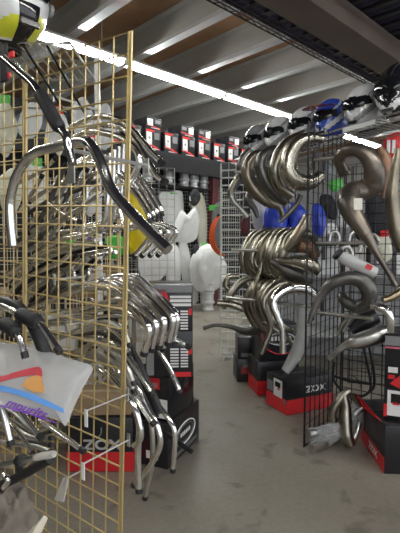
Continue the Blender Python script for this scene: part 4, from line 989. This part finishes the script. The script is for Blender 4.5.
# silencers in a clear bag and header pipes on the floor
def F3(px, py, base): 
    return P(px, py, base)
g = FL(325, 452); Yb = g.y
r = exhaust([(309, 434, Yb+.05, 9), (318, 432, Yb+.08, 10), (330, 429, Yb+.15, 11), (338, 427, Yb+.2, 10)], 'upper polished silencer tube in the clear bag on the floor', CHROME2, 'bagged silencer tubes', seams=False, name='silencer', cat='silencer')
r = exhaust([(313, 449, Yb-.02, 8), (320, 446, Yb+.02, 9), (330, 440, Yb+.1, 10), (338, 436, Yb+.18, 9)], 'lower polished silencer tube in the clear bag on the floor', CHROME2, 'bagged silencer tubes', seams=False, name='silencer', cat='silencer')
o = [(307, 430), (318, 427), (332, 422), (341, 424), (341, 436), (333, 444), (318, 451), (311, 451)]
pts = [P(x, y, Yb+.07) for x, y in o]; bm = B(); pillow(bm, pts, .05, (0, 1, 0), 6, .4)
tag(obj('clear_bag', bm, CLEAR, loc=pts[6]), 'clear plastic bag over the silencer tubes on the floor', 'plastic bag')
exhaust([(333, 420, 2.95, 8), (333, 410, 2.95, 9), (339, 400, 2.95, 9), (346, 393, 2.95, 8), (350, 391, 2.95, 7)], 'bronze header pipe leaning over the bagged silencers', STEEL, 'header pipes on the floor', seams=False)
exhaust([(344, 396, 2.95, 8), (346, 408, 2.93, 10), (346, 422, 2.9, 12), (347, 435, 2.88, 13), (351, 446, 2.86, 10)], 'thick bronze header pipe standing right of the clear bag', STEEL, 'header pipes on the floor')
exhaust([(346, 392, 3.0, 6), (354, 398, 3.0, 6), (361, 406, 3.0, 6)], 'short header pipe slanting to the red flap', BRONZE, 'header pipes on the floor', seams=False)
exhaust([(361, 408, 3.0, 6), (355, 414, 3.0, 8), (351, 420, 3.0, 7)], 'short bright pipe end beside the thick header pipe', CHROME2, 'header pipes on the floor', seams=False)
exhaust([(359, 424, 2.95, 5), (357, 432, 2.93, 6), (352, 440, 2.92, 8), (346, 444, 2.9, 7)], 'small pipe end lying at the foot of the header pipes', CHROME2, 'header pipes on the floor', seams=False)
o = [(350, 405), (360, 404), (364, 415), (362, 430), (354, 436), (348, 428)]
pts = [P(x, y, 3.0) for x, y in o]; bm = B(); pillow(bm, pts, .04, (0, 1, 0), 6, .4)
tag(obj('clear_bag', bm, CLEAR, loc=pts[4]), 'small clear plastic bag between the header pipes and open carton', 'plastic bag')

# blue bagged plastics
RP = rackplane(4.1)
bag([(266, 208), (278, 204), (287, 209), (288, 226), (284, 238), (270, 238), (264, 224)], RP, 'blue bagged fender left of two behind the exhausts', BLUE, tagcol=None, group='blue bagged fenders')
bag([(289, 206), (299, 204), (306, 212), (306, 230), (300, 240), (290, 236)], RP, 'blue bagged fender beside the brown cone behind the exhausts', BLUE, tagcol=None, group='blue bagged fenders')
bag([(312, 206), (322, 206), (326, 222), (322, 236), (314, 234)], rackplane(3.9), 'blue bagged fender seen through the black grid', BLUE, tagcol=None, group='blue bagged fenders')
bag([(240, 222), (246, 214), (250, 222), (249, 232), (243, 236)], RP, 'dark red bagged part beside the elbow exhaust tail', MAROON, tagcol=None, th=.04)
bag([(252, 196), (261, 192), (265, 206), (262, 226), (254, 224)], rackplane(4.3), 'white bagged part behind the small dark exhaust', BAGW, tagcol=None, th=.04)
# clutter at right behind the black grids
RQ = rackplane(4.22)
cl = [('red', [(384, 140), (398, 132), (404, 140), (402, 156), (386, 156)], RED, 'red packet with white bars, upper right behind the racks'),
      ('pink', [(386, 205), (394, 202), (395, 212), (390, 220), (386, 214)], PINK, 'small pink packet at the right edge behind the pipes'),
      ('glove', [(368, 196), (384, 196), (392, 214), (388, 232), (372, 234), (366, 216)], DARK, 'black bagged gloves behind the long thin tail'),
      ('glove', [(352, 214), (362, 212), (372, 226), (368, 240), (356, 238)], DARK, 'black bagged gloves beside the large dark chamber'),
      ('glove', [(320, 196), (332, 196), (338, 212), (334, 220), (322, 214)], DARK, 'black rounded bag seen through the black grid'),
      ('red', [(379, 230), (388, 230), (389, 236), (379, 237)], RED, 'thin red packet low on the far black grid'),
      ('yellow', [(396, 228), (404, 228), (404, 236), (396, 236)], YELLOW, 'yellow packet at the right edge of the far grid'),
      ('green', [(328, 184), (340, 178), (343, 186), (334, 192)], GREEN, 'green packet seen through the black grid'),
      ('white', [(338, 212), (346, 206), (352, 216), (348, 226), (340, 226)], BAGW, 'white packet below the large dark chamber'),
      ('white', [(376, 240), (388, 238), (391, 256), (380, 260)], BAGC, 'cream packet hanging beside the long thin tail'),
      ('grey', [(320, 166), (332, 164), (336, 176), (326, 182)], mat('bagged_grey', (.22, .24, .24), .3), 'grey packet behind upper chrome arm'),
      ('white', [(324, 226), (334, 224), (336, 232), (326, 236)], BAGW, 'small white packet seen through black grid')]
for nm, o, m, lab in cl:
    r = bag(o, RQ, lab, m, cat='packet', name='bagged_packet', th=.04, tagcol=None)
    if 'white bars' in lab:
        for x in (389, 394):
            bm = B(); a = P(x, 140, 4.17); b_ = P(x-1, 153, 4.17); boxm(bm, (0, 0, 0), (.03, .01, abs(a.z-b_.z)), oriented((a+b_)/2, V((1, 0, 0)))); obj('white_bar', bm, WHITE, r)
# shelf unit far right
GSH = mat('grey_shelf', (.42, .43, .42), .5)
t = thing('shelf_unit', 'grey shelf unit behind the black grids at far right', 'shelf unit', (2.0, 5.1, 0))
for z in (.35, 1.02, 1.42):
    bm = B(); boxm(bm, (2.2, 5.1, z), (2.4, .5, .03)); obj('shelf_board', bm, GSH, t, smooth=False)
for x in (1.0, 3.4):
    for y in (4.85, 5.35):
        bm = B(); boxm(bm, (x, y, 1.0), (.04, .04, 2.0)); obj('upright', bm, GSH, t, smooth=False)
bm = B(); boxm(bm, (2.2, 5.36, 1.0), (2.4, .01, 2.0)); obj('back_panel', bm, mat('shelf_back', (.3, .3, .3), .6), t, smooth=False)
for i in range(8):
    x = 1.15+i*.29; h = random.uniform(.2, .33)
    bm = B(); boxm(bm, (x, 5.08, 1.035+h/2), (.24, .36, h)); bevel(bm, .006, 1)
    r = thing('parts_bin', ['grey', 'white', 'pale', 'grey', 'white', 'dark', 'pale', 'white'][i]+' parts bin on the grey shelf unit, %s from the left' % ['first', 'second', 'third', 'fourth', 'fifth', 'sixth', 'seventh', 'eighth'][i], 'bin', (x, 5.08, 1.035), 0, 'parts bins on the grey shelf unit')
    obj('bin_body', bm, [GREYP, WHITEP, PAPER, CARDG, WHITEP, DARK, PAPER, WHITEP][i], r)
    bm = B(); boxm(bm, (x, 4.897, 1.035+h*.55), (.1, .004, h*.3)); obj('bin_label', bm, WHITE, r, smooth=False)

# ================================================================ plastic bag near left
ZIPM = CLEAR.copy(); ZIPM.name = 'zip_film'
for n_ in ZIPM.node_tree.nodes:
    if n_.type == 'MIX_SHADER': n_.inputs[0].default_value = .4
bp0 = P(40, 380, 1.22); bn = V((-.15, -.75, .6)).normalized()
def bp(px, py, off=0.): return PL(px, py, bp0+bn*off, bn)
o = [(-12, 346), (20, 345), (50, 352), (74, 360), (93, 367), (84, 386), (74, 407), (66, 426), (60, 421), (40, 415), (16, 408), (-12, 402)]
t = thing('zip_bag', 'clear zip bag with red strip and purple lettering on piled handlebars', 'plastic bag', bp(40, 420))
bm = B(); pillow(bm, [bp(x, y) for x, y in o], .022, bn, 7, .22, sub=3); obj('clear_film', bm, ZIPM, t)
def patch(name, o, off, m, th=.002):
    bm = B(); f = bm.faces.new([bm.verts.new(bp(x, y, off)) for x, y in o]); r_ = bmesh.ops.extrude_face_region(bm, geom=[f])
    bmesh.ops.translate(bm, verts=[v for v in r_['geom'] if isinstance(v, bmesh.types.BMVert)], vec=bn*th); bmesh.ops.recalc_face_normals(bm, faces=bm.faces); return obj(name, bm, m, t, smooth=False)
def smooth2(o, sub=4):
    return [(v.x, v.y) for v in smoothpts([V((x, y, 0)) for x, y in o], sub)]
MRED = mat('faded_red', (.55, .06, .08), .5); MORG = mat('faded_orange', (.65, .33, .1), .5)
patch('red_strip', smooth2([(-12, 379), (4, 376), (20, 371), (38, 367), (42, 371), (42, 377)])+smooth2([(36, 375), (20, 377), (4, 381), (-12, 386)]), .0255, MRED)
patch('orange_piece', [(28, 378), (41, 374), (44, 388), (44, 393), (34, 392), (22, 386)], .025, MORG)
patch('blue_band', smooth2([(-12, 383), (8, 387), (32, 394), (50, 402), (64, 409)])+smooth2([(64, 413), (46, 406), (28, 399), (8, 392.5), (-12, 390)]), .0235, PALEBLUE)
a, b_ = bp(-4, 395, .024), bp(62, 417, .024)
x = (b_-a).normalized(); yv = bn.cross(x).normalized()
M = Matrix((x, yv, bn)).transposed().to_4x4(); M.translation = bp(26, 408.5, .0245)
obj('lettering', textbm('mpurlts', .031, M, 1.35, .0006, .25), PURPLE, t, smooth=False)
patch('purple_line', [(-12, 402), (16, 409), (40, 417), (58, 423), (58, 424), (40, 418.3), (16, 410.4), (-12, 403.4)], .0235, PURPLE)
# crumpled kraft sack bottom left
g = FL(18, 560); c = P(16, 520, 1.55)
t = thing('paper_sack', 'crumpled dull paper sack in the bottom left corner', 'sack', (c.x, c.y, 0))
bm = B(); bmesh.ops.create_icosphere(bm, subdivisions=5, radius=1.)
for v in bm.verts:
    q = v.co.copy(); n1 = noise.noise(q*2.2+V((3, 1, 2)))*.25+noise.noise(q*5)*.13+abs(noise.noise(q*9))*.08
    q *= 1+n1; v.co = V((q.x*.13, q.y*.15, max(-.0, q.z*.26+.235)))+V((c.x-.075, c.y+.05, 0))
obj('sack_body', bm, mat('kraft', (.24, .21, .17), .8, noise_amt=.7, nscale=9, col2=(.13, .115, .1), bump=.6), t)
bm = B(); vs = [bm.verts.new(P(*q)) for q in [(27, 533, 1.38), (44, 515, 1.44), (48, 518, 1.44), (36, 545, 1.36), (24, 545, 1.34)]]; f = bm.faces.new(vs)
bmesh.ops.solidify(bm, geom=bm.faces[:], thickness=.004); obj('folded_flap', bm, mat('cream_paper', (.62, .58, .48), .8), t, smooth=False)
